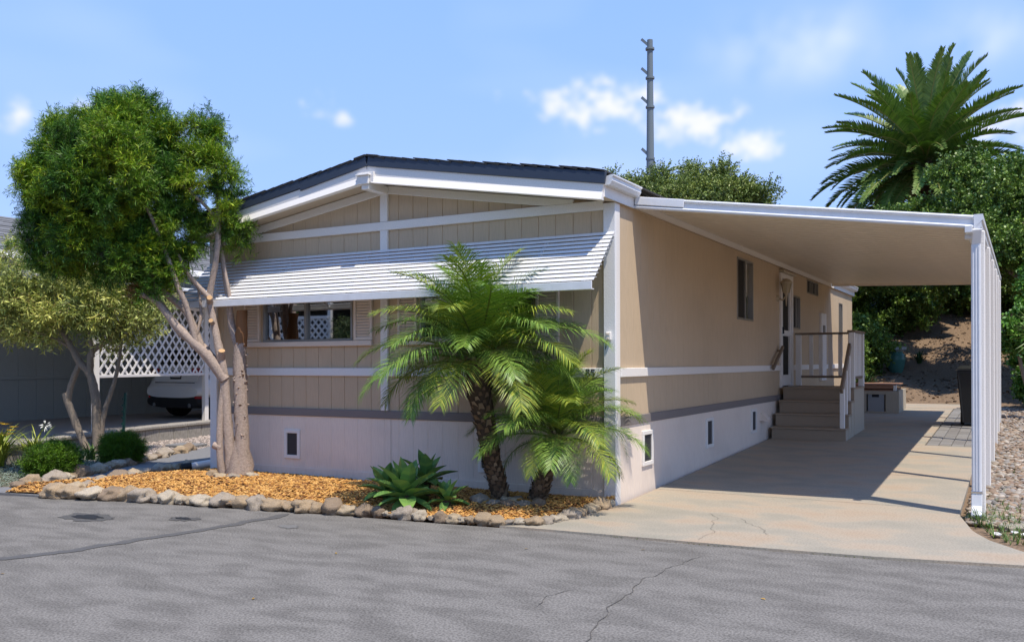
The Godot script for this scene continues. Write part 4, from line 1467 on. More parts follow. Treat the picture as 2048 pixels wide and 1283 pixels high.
func limb(m: MB, a: Array, r0: float, r1: float, sides := 10, sd := 0, rough := 0.08) -> void:
	# smooth limb through points, tapering from r0 to r1
	var cv := Curve3D.new()
	var p := pv3(a)
	for k in p.size():
		var t: Vector3 = (p[mini(k + 1, p.size() - 1)] - p[maxi(k - 1, 0)]) * 0.17
		cv.add_point(p[k], -t, t)
	var L := cv.get_baked_length()
	var n := maxi(4, int(L / 0.07))
	var pts := []
	var rr := []
	for k in n + 1:
		pts.append(cv.sample_baked(L * k / n))
		rr.append(lerpf(r0, r1, float(k) / n))
	m.tube(pts, rr, sides, rough, sd)

func podocarpus() -> void:
	var t := thing("fern_pine_tree", "pruned fern pine tree with pale branching trunk and dense green crown by the house front", "tree", Vector3(-4.79, 0.0, 0.49))
	var m := MB.new()
	limb(m, [0.03, 0.0, -0.05, 0.01, 0.63, -0.06, 0.0, 1.12, -0.05, -0.01, 1.49, -0.05, 0.0, 1.70, -0.06], 0.088, 0.074, 14, 1, 0.13)
	limb(m, [-0.06, 0.0, 0.04, -0.1, 0.69, 0.06, -0.14, 1.31, 0.08, -0.17, 1.52, 0.1, -0.29, 1.98, 0.11, -0.33, 2.29, 0.13, -0.23, 2.65, 0.13, -0.19, 3.14, 0.11, -0.2, 3.57, 0.12, -0.24, 4.06, 0.14, -0.3, 4.46, 0.17], 0.068, 0.014, 12, 2, 0.12)
	limb(m, [-0.13, 0.0, 0.10, -0.15, 0.35, 0.14, -0.16, 0.8, 0.12, -0.14, 1.2, 0.09], 0.046, 0.036, 10, 3)
	# flare at the foot
	limb(m, [0.0, -0.03, 0.0, -0.01, 0.12, 0.0, -0.03, 0.50, 0.0], 0.19, 0.025, 14, 4, 0.15)
	limb(m, [0.06, -0.03, -0.07, 0.03, 0.12, -0.06, 0.01, 0.55, -0.06], 0.15, 0.08, 14, 26, 0.15)
	limb(m, [-0.13, 1.25, 0.08, -0.26, 1.52, 0.21, -0.39, 1.71, 0.34, -0.6, 1.96, 0.46, -0.78, 2.21, 0.55, -0.94, 2.29, 0.65], 0.070, 0.032, 10, 5)
	limb(m, [-0.2, 1.40, 0.1, -0.51, 1.68, 0.12, -0.76, 1.82, 0.2, -0.97, 2.12, 0.26, -1.25, 2.45, 0.36], 0.062, 0.03, 10, 6)
	limb(m, [-0.45, 1.64, 0.15, -0.63, 2.11, 0.24, -0.87, 2.3, 0.32, -1.09, 2.74, 0.39, -1.29, 3.36, 0.5, -1.35, 3.9, 0.65], 0.05, 0.018, 9, 7)
	limb(m, [-0.36, 1.69, 0.31, -0.42, 2.15, 0.41, -0.46, 2.36, 0.49, -0.6, 2.81, 0.57, -0.67, 3.22, 0.72, -0.74, 3.58, 0.88], 0.038, 0.018, 9, 8)
	limb(m, [-0.3, 2.25, 0.15, -0.42, 2.41, 0.24, -0.52, 2.62, 0.35, -0.6, 2.95, 0.46], 0.034, 0.014, 8, 9)
	limb(m, [-0.19, 3.2, 0.11, -0.28, 3.4, 0.28, -0.54, 3.64, 0.42, -0.73, 3.92, 0.53], 0.024, 0.012, 8, 10)
	limb(m, [0.0, 1.60, -0.06, -0.13, 1.89, -0.04, -0.16, 2.23, -0.02, -0.25, 2.61, -0.03, -0.32, 2.99, -0.04], 0.055, 0.022, 9, 11)
	limb(m, [-0.14, 1.92, -0.04, -0.09, 2.25, 0.03, -0.16, 2.62, 0.05], 0.032, 0.018, 8, 12)
	limb(m, [-0.5, 1.70, 0.22, -0.46, 2.05, 0.15, -0.55, 2.42, 0.12], 0.022, 0.014, 8, 13)
	limb(m, [-0.78, 2.21, 0.55, -0.9, 2.55, 0.5, -1.2, 3.0, 0.6, -1.5, 3.4, 0.75], 0.03, 0.014, 8, 14)
	# sawn stubs
	var stub := MB.new()
	limb(stub, [0.0, 1.66, -0.06, 0.02, 1.89, -0.065, 0.02, 2.10, -0.06], 0.076, 0.062, 12, 15, 0.16)
	part(t, "sawn_stub", stub.mesh(), M.bark_peel)
	limb(m, [-0.32, 2.2, 0.13, -0.25, 2.25, 0.2], 0.04, 0.034, 9, 16)
	limb(m, [-0.28, 1.93, 0.11, -0.24, 1.97, 0.19], 0.034, 0.03, 9, 17)
	limb(m, [-0.16, 1.5, 0.1, -0.11, 1.6, 0.14], 0.05, 0.042, 9, 18)
	limb(m, [-0.14, 0.42, 0.13, -0.22, 0.46, 0.18], 0.05, 0.04, 9, 19)
	# bark knobs
	var r := RandomNumberGenerator.new()
	r.seed = 5
	for k in 60:
		var y := r.randf_range(0.1, 1.6)
		var a := r.randf() * TAU
		var rad := lerpf(0.086, 0.075, y / 1.6)
		var c := Vector3(0.005 + cos(a) * rad, y, -0.055 + sin(a) * rad)
		var o := Vector3(cos(a), r.randf_range(-0.2, 0.5), sin(a))
		m.tube([c - o * 0.015, c + o * r.randf_range(0.008, 0.022)], [r.randf_range(0.012, 0.03), r.randf_range(0.004, 0.012)], 6, 0.3, k)
	part(t, "trunk", m.mesh(), M.bark_pale)
	var cw := MB.new()
	for e in [[0.02, 2.102, -0.06, 0.0, 1.0, 0.05, 0.058], [-0.248, 2.252, 0.205, 0.7, 0.45, 0.75, 0.032], [-0.238, 1.973, 0.194, 0.5, 0.4, 0.8, 0.028], [-0.108, 1.603, 0.143, 0.4, 0.8, 0.4, 0.04]]:
		var nn := Vector3(e[3], e[4], e[5]).normalized()
		cw.tube([Vector3(e[0], e[1], e[2]), Vector3(e[0], e[1], e[2]) + nn * 0.004], [e[6], e[6] * 0.97], 12)
	part(t, "sawn_faces", cw.mesh(), M.cut_wood)
	var sp := spray(21, 7, 22, 0.30, 0.026, 0.62, Color(0.075, 0.20, 0.015), Color(0.32, 0.48, 0.04), 0.66)
	var e := func(x: float, y: float, z: float, rx: float, ry: float, rz: float, w := 1.0) -> Array: return [Vector3(x, y, z), Vector3(rx, ry, rz), w]
	var lobes := [e.call(-1.35, 3.65, 0.76, 0.85, 0.85, 0.75, 1.1), e.call(-1.08, 4.22, 0.61, 0.42, 0.48, 0.45), e.call(-1.5, 4.15, 0.82, 0.42, 0.38, 0.45), e.call(-1.85, 3.55, 1.0, 0.42, 0.42, 0.42), e.call(-1.85, 3.05, 1.05, 0.40, 0.45, 0.4), e.call(-1.35, 2.85, 0.75, 0.65, 0.42, 0.55), e.call(-0.95, 2.65, 0.55, 0.40, 0.33, 0.45), e.call(-0.66, 3.0, 0.42, 0.28, 0.42, 0.36, 0.8), e.call(-0.42, 3.70, 0.28, 0.24, 0.42, 0.3), e.call(-0.40, 4.25, 0.2, 0.17, 0.34, 0.2, 0.9), e.call(-0.12, 3.95, 0.05, 0.2, 0.38, 0.25, 0.8), e.call(-0.06, 3.45, 0.0, 0.16, 0.45, 0.2, 0.7), e.call(-0.1, 3.0, 0.06, 0.14, 0.24, 0.2, 0.6), e.call(-0.78, 3.75, 0.45, 0.26, 0.3, 0.3, 0.7)]
	for k in 34:
		var l: Array = lobes[rng.randi() % 7]
		var d := rdir(rng)
		d.y = absf(d.y) * 0.9 - 0.15
		lobes.append([l[0] + d.normalized() * l[1] * 1.02, Vector3(0.10, 0.15, 0.10) * rng.randf_range(0.7, 1.2), 1.6])
	crown(t, "crown", sp, M.needle, lobes, 4300, 0.15, 0.27, [Color(1, 1, 1), Color(0.45, 0.62, 0.9), Color(1.3, 1.15, 0.9), Color(1.75, 1.4, 1.0), Color(0.6, 0.75, 1.0)], 23, 0.72, 0.3, 0.13, 11)
	var dry := spray(22, 6, 14, 0.3, 0.02, 0.7, Color(0.42, 0.22, 0.10), Color(0.50, 0.30, 0.15), 0.5)
	crown(t, "dry_tuft", dry, M.needle, [[Vector3(-0.98, 2.33, 0.68), Vector3(0.08, 0.06, 0.08)]], 14, 0.10, 0.16, [Color.WHITE], 24)

func olive() -> void:
	var t := thing("sparse_willowy_tree", "sparse small tree with twisted grey stems and narrow yellow-green leaves before the block wall", "tree", Vector3(-9.3, 0.06, -0.75))
	var m := MB.new()
	limb(m, [0.07, 0.0, -0.04, 0.05, 0.76, -0.03, -0.02, 1.21, 0.01, -0.16, 1.39, 0.09, -0.28, 1.65, 0.16, -0.46, 1.98, 0.26, -0.77, 2.31, 0.44, -1.1, 2.7, 0.6], 0.088, 0.02, 9, 31, 0.14)
	limb(m, [-0.07, 0.0, 0.04, -0.21, 0.39, 0.12, -0.35, 0.84, 0.2, -0.38, 0.92, 0.2], 0.062, 0.052, 9, 32, 0.14)
	limb(m, [-0.33, 0.82, 0.19, -0.28, 1.08, 0.17, -0.17, 1.39, 0.1], 0.05, 0.04, 8, 33, 0.14)
	limb(m, [0.11, 0.05, -0.06, 0.16, 0.59, -0.09, 0.3, 1.08, -0.17, 0.38, 1.45, -0.21, 0.43, 1.98, -0.24, 0.6, 2.4, -0.3], 0.045, 0.015, 8, 34, 0.14)
	limb(m, [-0.03, 1.22, 0.02, 0.0, 1.6, 0.0, 0.25, 1.77, -0.14, 0.5, 2.06, -0.28, 0.9, 2.3, -0.4], 0.06, 0.015, 8, 35, 0.14)
	limb(m, [-0.28, 1.65, 0.16, -0.6, 1.85, 0.4, -1.0, 1.95, 0.6, -1.4, 1.9, 0.8], 0.03, 0.01, 7, 36, 0.14)
	limb(m, [0.02, 1.5, 0.0, 0.05, 2.0, 0.1, -0.1, 2.6, 0.1], 0.035, 0.01, 7, 37, 0.14)
	part(t, "trunk", m.mesh(), M.bark_olive)
	var sp := spray(41, 5, 13, 0.26, 0.042, 0.75, Color(0.20, 0.26, 0.05), Color(0.50, 0.52, 0.16), 0.6, Color(0.3, 0.22, 0.1))
	var lobes := [[Vector3(-0.92, 2.35, 0.52), Vector3(0.6, 0.42, 0.5)], [Vector3(-0.28, 2.35, 0.16), Vector3(0.55, 0.45, 0.5)], [Vector3(0.43, 2.2, -0.24), Vector3(0.5, 0.42, 0.45)], [Vector3(-1.3, 2.75, 0.67), Vector3(0.55, 0.4, 0.45), 0.6], [Vector3(-0.63, 2.0, 0.36), Vector3(0.5, 0.25, 0.4)], [Vector3(0.75, 2.1, -0.42), Vector3(0.32, 0.35, 0.35)], [Vector3(0.1, 2.55, -0.04), Vector3(0.5, 0.35, 0.4), 0.8], [Vector3(-1.25, 2.05, 0.7), Vector3(0.45, 0.3, 0.4)], [Vector3(-0.5, 2.85, 0.3), Vector3(0.45, 0.3, 0.4), 0.5], [Vector3(0.35, 1.75, -0.2), Vector3(0.3, 0.2, 0.3), 0.6]]
	crown(t, "crown", sp, M.leaf, lobes, 760, 0.24, 0.44, [Color.WHITE, Color(0.8, 0.85, 0.85), Color(1.2, 1.15, 1.0), Color(1.45, 1.35, 1.1)], 43, 0.05, 0.1, 0.22, 7)

func frond_mesh(sd: int, len: float, e0: float, droop: float, nl: int, leaf: float, wid: float, vee: float, ca: Color, cb: Color, hang: float, rach := Color(0.12, 0.15, 0.03)) -> ArrayMesh:
	var r := RandomNumberGenerator.new()
	r.seed = sd
	var m := MB.new()
	var pts := []
	var tans := []
	var p := Vector3.ZERO
	var n := 24
	var yaw := r.randf_range(-0.25, 0.25)
	for k in n + 1:
		var t := float(k) / n
		var e := e0 - droop * pow(t, 1.35)
		var a := yaw * t
		var d := Vector3(sin(a) * cos(e), sin(e), cos(a) * cos(e))
		pts.append(p)
		tans.append(d)
		p += d * len / n
	m.col = rach
	var rr := []
	for k in n + 1:
		rr.append(lerpf(0.011, 0.002, float(k) / n) * len)
	m.tube(pts, rr, 5)
	for i in nl:
		var t := lerpf(0.13, 1.0, pow((i + 0.5) / nl, 0.92))
		var k := minf(t * n, n - 0.001)
		var b: Vector3 = pts[int(k)].lerp(pts[int(k) + 1], k - int(k))
		var tg: Vector3 = tans[int(k)]
		var sd_ := tg.cross(Vector3.UP).normalized()
		if sd_.length() < 0.1:
			sd_ = Vector3.RIGHT
		var upl := sd_.cross(tg)
		var ll := leaf * (sin(PI * clampf(0.12 + t * 0.86, 0.0, 1.0)) * 0.75 + 0.28)
		for s in [-1, 1]:
			var fw := lerpf(0.35, 1.3, t * t) + r.randf_range(-0.15, 0.15)
			var d: Vector3 = (sd_ * s + tg * fw + upl * (vee + r.randf_range(-0.2, 0.2))).normalized()
			var w: Vector3 = d.cross(upl).normalized() * wid
			var l2: float = ll * r.randf_range(0.85, 1.12)
			var mid: Vector3 = b + d * l2 * 0.5
			var tip: Vector3 = mid + (d + Vector3.DOWN * hang * r.randf_range(0.5, 1.3)).normalized() * l2 * 0.5
			m.col = ca.lerp(cb, r.randf())
			m.quad(b - w * 0.35, b + w * 0.35, mid + w * 0.5, mid - w * 0.5)
			m.tri(mid - w * 0.5, mid + w * 0.5, tip)
	return m.mesh()

func boots(m: MB, p: Array, r: Array, rows: int, size: float, sd: int, out := 0.5) -> void:
	# the cut leaf bases that cover a palm trunk, in a spiral
	var g := RandomNumberGenerator.new()
	g.seed = sd
	var per := 9
	for k in rows * per:
		var t := (k + 0.5) / (rows * per)
		var f := t * (p.size() - 1)
		var i := mini(int(f), p.size() - 2)
		var c: Vector3 = p[i].lerp(p[i + 1], f - i)
		var ax: Vector3 = (p[i + 1] - p[i]).normalized()
		var rr: float = lerpf(r[i], r[i + 1], f - i)
		var a := k * 2.39996
		var x := ax.cross(Vector3(0.2, 0.1, 0.9)).normalized()
		var y := ax.cross(x)
		var o := x * cos(a) + y * sin(a)
		var sdv := ax.cross(o)
		var s := size * g.randf_range(0.75, 1.3)
		var gg := g.randf_range(0.7, 1.35)
		m.col = Color(0.17, 0.115, 0.07) * gg
		if g.randf() < 0.3:
			m.col = Color(0.26, 0.19, 0.12) * gg
		var b := c + o * rr * 0.88
		var tip := b + (ax * 0.9 + o * out * g.randf_range(0.6, 1.4)) * s
		var w := sdv * s * 0.42
		m.quad(b - w, b + w, tip + w * 0.55, tip - w * 0.55)
		m.quad(b + w, b - w, tip - w * 0.55 - o * s * 0.3, tip + w * 0.55 - o * s * 0.3)
		m.col = m.col * 1.15
		m.quad(tip - w * 0.55, tip + w * 0.55, tip + w * 0.55 - o * s * 0.3, tip - w * 0.55 - o * s * 0.3)

func date_palms() -> void:
	var ca := Color(0.10, 0.20, 0.03)
	var cb := Color(0.26, 0.38, 0.06)
	var fam := []
	for k in 14:
		var u := k / 13.0
		fam.append(frond_mesh(100 + k, 1.0, lerpf(1.5, 0.12, u), lerpf(0.95, 1.55, u), 84, 0.33, 0.0068, lerpf(0.35, 0.05, u), ca, cb if k % 3 else Color(0.42, 0.44, 0.05), 0.55))
	var specs := [
		["pygmy_date_palm", "taller pygmy date palm with leaning shaggy trunk in front of the window", Vector3(-0.948, 0.04, 0.65), pv3([0.0, -0.05, 0.0, -0.04, 0.2, 0.02, -0.09, 0.41, 0.05, -0.15, 0.81, 0.08, -0.2, 1.11, 0.11, -0.22, 1.46, 0.12]), [0.085, 0.085, 0.088, 0.10, 0.125, 0.12], 50, 1.34, 9],
		["pygmy_date_palm", "shorter pygmy date palm leaning towards the house corner post", Vector3(-0.632, 0.04, 0.553), pv3([0.0, -0.05, 0.0, 0.03, 0.1, -0.01, 0.07, 0.22, -0.02, 0.15, 0.48, -0.04, 0.22, 0.72, -0.05]), [0.085, 0.082, 0.08, 0.08, 0.075], 38, 1.0, 6]]
	for s in specs:
		var t := thing(s[0], s[1], "palm", s[2], "pygmy date palms in the mulch bed")
		var m := MB.new()
		m.tube(s[3], s[4], 12, 0.06, 3)
		part(t, "trunk", m.mesh(), M.palm_bark)
		var bt := MB.new()
		boots(bt, s[3], s[4], s[7] * 3, 0.062, 9, 0.45)
		part(t, "leaf_bases", bt.mesh(), M.boot)
		var top: Vector3 = s[3][s[3].size() - 1]
		var n: int = s[5]
		for k in n:
			var u := (k + 0.5) / n
			var v := mini(13, int(pow(u, 0.85) * 14.0))
			var sc: float = s[6] * rng.randf_range(0.82, 1.08) * lerpf(0.82, 1.0, sin(u * PI))
			var b := Basis(Vector3.UP, k * 2.39996 + rng.randf_range(-0.2, 0.2)) * Basis(Vector3.FORWARD, rng.randf_range(-0.15, 0.15))
			part(t, "frond", fam[v], M.frond, Transform3D(b.scaled(Vector3(sc, sc, sc)), top + Vector3.UP * lerpf(0.08, -0.10, u)))
		if s[5] > 40:
			# hanging fruit stalks and dry sheaths under the crown
			var f := MB.new()
			for k in 60:
				f.col = Color(0.16, 0.15, 0.03) if k % 3 else Color(0.20, 0.10, 0.04)
				var a := rng.randf_range(2.0, 4.6)
				var o := Vector3(cos(a), 0, sin(a))
				var q := top + o * 0.10
				f.tube([q, q + o * 0.10 + Vector3.DOWN * 0.06, q + o * 0.13 + Vector3(rng.randf_range(-0.05, 0.05), rng.randf_range(-0.30, -0.16), rng.randf_range(-0.05, 0.05))], [0.006, 0.004, 0.003], 4)
			part(t, "fruit_stalks", f.mesh(), M.boot)

func agave_leaf(sd: int, len: float, wid: float, e0: float, bend: float) -> ArrayMesh:
	var r := RandomNumberGenerator.new()
	r.seed = sd
	var m := MB.new()
	var n := 10
	var rows := []
	var p := Vector3.ZERO
	for k in n + 1:
		var t := float(k) / n
		var e := e0 - bend * t
		var d := Vector3(0, sin(e), cos(e))
		var up := Vector3(0, cos(e), -sin(e))
		var w := wid * (0.42 + 0.95 * sin(PI * pow(t, 0.8) * 0.86)) * (1.0 - pow(t, 5.0))
		rows.append([p + Vector3.LEFT * w * 0.5 + up * w * 0.16, p, p + Vector3.RIGHT * w * 0.5 + up * w * 0.16, p - up * lerpf(0.02, 0.003, t)])
		p += d * len / n
	for k in n:
		var a: Array = rows[k]
		var b: Array = rows[k + 1]
		var t := float(k) / n
		m.col = Color(0.12, 0.24, 0.065).lerp(Color(0.26, 0.40, 0.08), r.randf() * 0.6)
		m.quad(a[1], a[0], b[0], b[1])
		m.quad(a[2], a[1], b[1], b[2])
		m.quad(a[0], a[3], b[3], b[0])
		m.quad(a[3], a[2], b[2], b[3])
	return m.mesh()

func agaves() -> void:
	var spec := [["largest foxtail agave rosette at the front of the mulch bed", Vector3(-1.60, 0.05, 1.38), 22, 0.41], ["foxtail agave rosette on the side towards the tree", Vector3(-2.0, 0.05, 1.16), 14, 0.34], ["tall foxtail agave rosette behind the others, near the skirting", Vector3(-1.72, 0.14, 0.86), 16, 0.36], ["smallest foxtail agave rosette on the side towards the palms", Vector3(-1.28, 0.04, 1.16), 14, 0.26]]
	var i := 0
	for s in spec:
		var t := thing("agave", s[0], "agave", s[1], "foxtail agaves in the mulch bed")
		var st := MB.new()
		var hh: float = s[3] * 0.32
		st.tube([Vector3(0, -0.04, 0), Vector3(0, hh, 0)], [0.035, 0.05], 8)
		part(t, "stem", st.mesh(), M.palm_bark)
		var n: int = s[2]
		for k in n:
			var u := (k + 0.5) / n
			var e := lerpf(1.4, -0.25, pow(u, 0.9))
			var len: float = s[3] * lerpf(0.85, 1.0, sin(u * PI)) * rng.randf_range(0.85, 1.1)
			var b := Basis(Vector3.UP, k * 2.39996 + i)
			part(t, "leaf", agave_leaf(200 + i * 30 + k, len, len * 0.30, e, lerpf(0.05, 0.75, u) + rng.randf_range(-0.1, 0.2)), M.big_leaf, Transform3D(b, Vector3(0, hh + 0.02 - u * hh * 0.5, 0)))
		i += 1

func strap(m: MB, p: Vector3, a: float, len: float, wid: float, e0: float, bend: float, c: Color) -> void:
	m.col = c
	var f := Vector3(cos(a), 0, sin(a))
	var sdv := Vector3(-sin(a), 0, cos(a))
	var q := p
	var n := 7
	var prev := [p - sdv * wid * 0.4, p + sdv * wid * 0.4]
	for k in n:
		var t := (k + 1.0) / n
		var e := e0 - bend * t * t
		q += (f * cos(e) + Vector3.UP * sin(e)) * len / n
		var w := wid * 0.5 * (1.0 - pow(t, 3.0))
		var cur := [q - sdv * w, q + sdv * w]
		m.quad(prev[0], prev[1], cur[1], cur[0])
		prev = cur

func strap_plant(called: String, label: String, at: Vector3, n: int, len: float, wid: float, ca: Color, cb: Color, group := "") -> Node3D:
	var t := thing(called, label, "plant", at, group)
	var m := MB.new()
	for k in n:
		strap(m, Vector3(rng.randf_range(-0.05, 0.05), -0.01, rng.randf_range(-0.05, 0.05)), rng.randf() * TAU, len * rng.randf_range(0.6, 1.1), wid * rng.randf_range(0.7, 1.2), rng.randf_range(0.9, 1.5), rng.randf_range(0.6, 1.9), ca.lerp(cb, rng.randf()))
	part(t, "leaves", m.mesh(), M.big_leaf)
	return t

func small_plants() -> void:
	var sp := spray(61, 9, 18, 0.26, 0.03, 0.7, Color(0.045, 0.14, 0.01), Color(0.15, 0.28, 0.015), 0.7)
	for s in [["round clipped bright green bush nearer the street by the path", Vector3(-7.12, 0.05, 1.36), Vector3(0.30, 0.20, 0.30), 71], ["round clipped green bush by the path below the willowy tree", Vector3(-7.66, 0.05, -0.05), Vector3(0.27, 0.20, 0.27), 72]]:
		var t := thing("round_bush", s[0], "bush", s[1], "clipped round bushes beside the path")
		crown(t, "foliage", sp, M.needle, [[Vector3(0, 0.17, 0), s[2]]], 420, 0.10, 0.17, [Color.WHITE, Color(1.3, 1.25, 1.0), Color(0.75, 0.8, 0.8)], s[3], 0.35)
		var st := MB.new()
		for k in 5:
			st.tube([Vector3(0, -0.03, 0), Vector3(0.12 * cos(k * 1.3), 0.15, 0.12 * sin(k * 1.3))], [0.012, 0.006], 5)
		part(t, "stems", st.mesh(), M.bark_olive)
	var ya := Color(0.20, 0.27, 0.03)
	var yb := Color(0.36, 0.38, 0.05)
	var l1 := strap_plant("daylily", "yellow-flowered daylily with bright strap leaves at the street end of the bed", Vector3(-8.72, 0.05, 1.1), 110, 0.78, 0.028, ya, yb, "daylilies in the left bed")
	var fl := MB.new()
	for k in 13:
		var a := k * 0.9
		var o := Vector3(cos(a) * 0.16, 0.42 + 0.05 * (k % 4), sin(a) * 0.2)
		for j in 6:
			leafb(fl, o, Vector3(cos(j * 1.05), 0.5, sin(j * 1.05)).normalized(), Vector3(-sin(j * 1.05), 0.1, cos(j * 1.05)), 0.07, 0.03, Color.WHITE, 0.3)
	part(l1, "flowers", fl.mesh(), M.flower_yellow)
	strap_plant("daylily", "daylily clump without flowers in front of the block wall", Vector3(-8.85, 0.05, 0.5), 70, 0.62, 0.024, ya, yb, "daylilies in the left bed")
	strap_plant("daylily", "low dark green daylily clump between the two round bushes", Vector3(-7.95, 0.05, 0.45), 36, 0.40, 0.024, Color(0.06, 0.13, 0.02), Color(0.12, 0.2, 0.03), "daylilies in the left bed")
	strap_plant("daylily", "small green daylily clump beside the willowy tree's foot", Vector3(-8.35, 0.05, -0.05), 30, 0.36, 0.02, Color(0.06, 0.13, 0.02), Color(0.12, 0.2, 0.03), "daylilies in the left bed")
	var ag := strap_plant("white_lily", "white flower head on a tall thin stalk against the block wall", Vector3(-8.75, 0.04, 0.40), 14, 0.3, 0.02, ya, yb)
	var sk := MB.new()
	sk.tube([Vector3.ZERO, Vector3(0.02, 0.3, 0.0), Vector3(0.0, 0.50, 0.0)], [0.006, 0.005, 0.004], 5)
	part(ag, "stalk", sk.mesh(), M.green_steel)
	var wf := MB.new()
	for k in 26:
		var d := rdir(rng)
		leafb(wf, Vector3(0, 0.52, 0) + d * 0.03, d, d.cross(Vector3(0.3, 0.8, 0.2)).normalized(), 0.06, 0.022, Color.WHITE, 0.2)
	part(ag, "flowers", wf.mesh(), M.flower_white)
	# silvery ground cover in the left bed
	var gc := spray(81, 6, 9, 0.35, 0.10, 0.9, Color(0.22, 0.27, 0.21), Color(0.34, 0.38, 0.30), 0.3)
	var xf := []
	for k in 1500:
		var q := Vector3(rng.randf_range(-9.6, -6.6), 0.02, rng.randf_range(-0.6, 2.3))
		var lx := -6.72 - 0.45 * maxf(0.0, 1.34 - q.z) - 0.15
		var rx := -8.55 - 0.55 * (1.9 - q.z)
		if q.x > lx or q.x < rx + 0.15:
			continue
		var s := rng.randf_range(0.05, 0.10)
		xf.append(Transform3D(Basis(Vector3.UP, rng.randf() * TAU).scaled(Vector3(s, s * 0.6, s)), q))
	var g := scatter(self, numbered("ground_cover"), gc, M.leaf, xf, [Color.WHITE, Color(0.8, 0.85, 0.8), Color(1.15, 1.15, 1.1)])
	tag(g, "low silvery green ground cover spreading between the round bushes", "ground cover", "", "stuff")

func stone_mesh(sd: int, flat: float, seg := 12) -> ArrayMesh:
	var f := noise(sd, 0.9, 3)
	var m := MB.new()
	var rings := seg / 2 + 2
	var pos := []
	for i in rings + 1:
		var th := PI * i / rings
		for j in seg:
			var ph := TAU * j / seg
			var d := Vector3(sin(th) * cos(ph), cos(th), sin(th) * sin(ph))
			var k := 1.0 + 0.50 * f.get_noise_3dv(d * 0.95) + 0.09 * f.get_noise_3dv(d * 2.4 + Vector3(9, 9, 9)) + 0.025 * f.get_noise_3dv(d * 6.0)
			pos.append(Vector3(d.x, d.y * flat, d.z) * 0.5 * k)
	for i in rings + 1:
		for j in seg:
			var a: Vector3 = pos[i * seg + (j + 1) % seg] - pos[i * seg + (j + seg - 1) % seg]
			var b: Vector3 = pos[mini(i + 1, rings) * seg + j] - pos[maxi(i - 1, 0) * seg + j]
			var nn := a.cross(b)
			if nn.length() < 1e-7:
				nn = pos[i * seg + j]
			if nn.dot(pos[i * seg + j]) < 0.0:
				nn = -nn
			m.vert(pos[i * seg + j], nn.normalized())
	for i in rings:
		for j in seg:
			var a := i * seg + j
			var b := i * seg + (j + 1) % seg
			for q in [a, a + seg, b + seg, a, b + seg, b]:
				m.ix.append(q)
	return m.mesh()

const ORD := ["first", "second", "third", "fourth", "fifth", "sixth", "seventh", "eighth", "ninth", "tenth", "eleventh", "twelfth", "thirteenth", "fourteenth", "fifteenth", "sixteenth", "seventeenth", "eighteenth", "nineteenth", "twentieth"]

func ordinal(n: int) -> String:
	if n < 20:
		return ORD[n]
	return ["twenty", "thirty", "forty"][(n + 1) / 10 - 2] + "-" + ORD[(n + 1) % 10 - 1] if (n + 1) % 10 else ["", "thirtieth", "fortieth"][(n + 1) / 10 - 2]

func rock(at: Vector3, size: float, var_: int, label: String, group: String, kinds: Array) -> void:
	label = label.replace("%", ["tan", "brown", "pale", "dark brown", "greyish"][var_ % 5])
	var o := MeshInstance3D.new()
	o.name = numbered("river_rock")
	o.mesh = kinds[var_ % kinds.size()]
	o.material_override = M["stone_%d" % (var_ % 5)]
	o.transform = Transform3D(Basis(Vector3.UP, rng.randf() * TAU).scaled(Vector3(size * rng.randf_range(0.85, 1.25), size * rng.randf_range(0.8, 1.1), size)), at)
	add_child(o)
	tag(o, label, "rock", group)

func along(pts: Array, s: float) -> Vector3:
	var left := s
	for k in range(0, pts.size() - 2, 2):
		var a := Vector3(pts[k], 0, pts[k + 1])
		var b := Vector3(pts[k + 2], 0, pts[k + 3])
		var d := a.distance_to(b)
		if left <= d:
			return a.lerp(b, left / d)
		left -= d
	return Vector3(pts[-2], 0, pts[-1])

func plen(pts: Array) -> float:
	var l := 0.0
	for k in range(0, pts.size() - 2, 2):
		l += Vector2(pts[k], pts[k + 1]).distance_to(Vector2(pts[k + 2], pts[k + 3]))
	return l

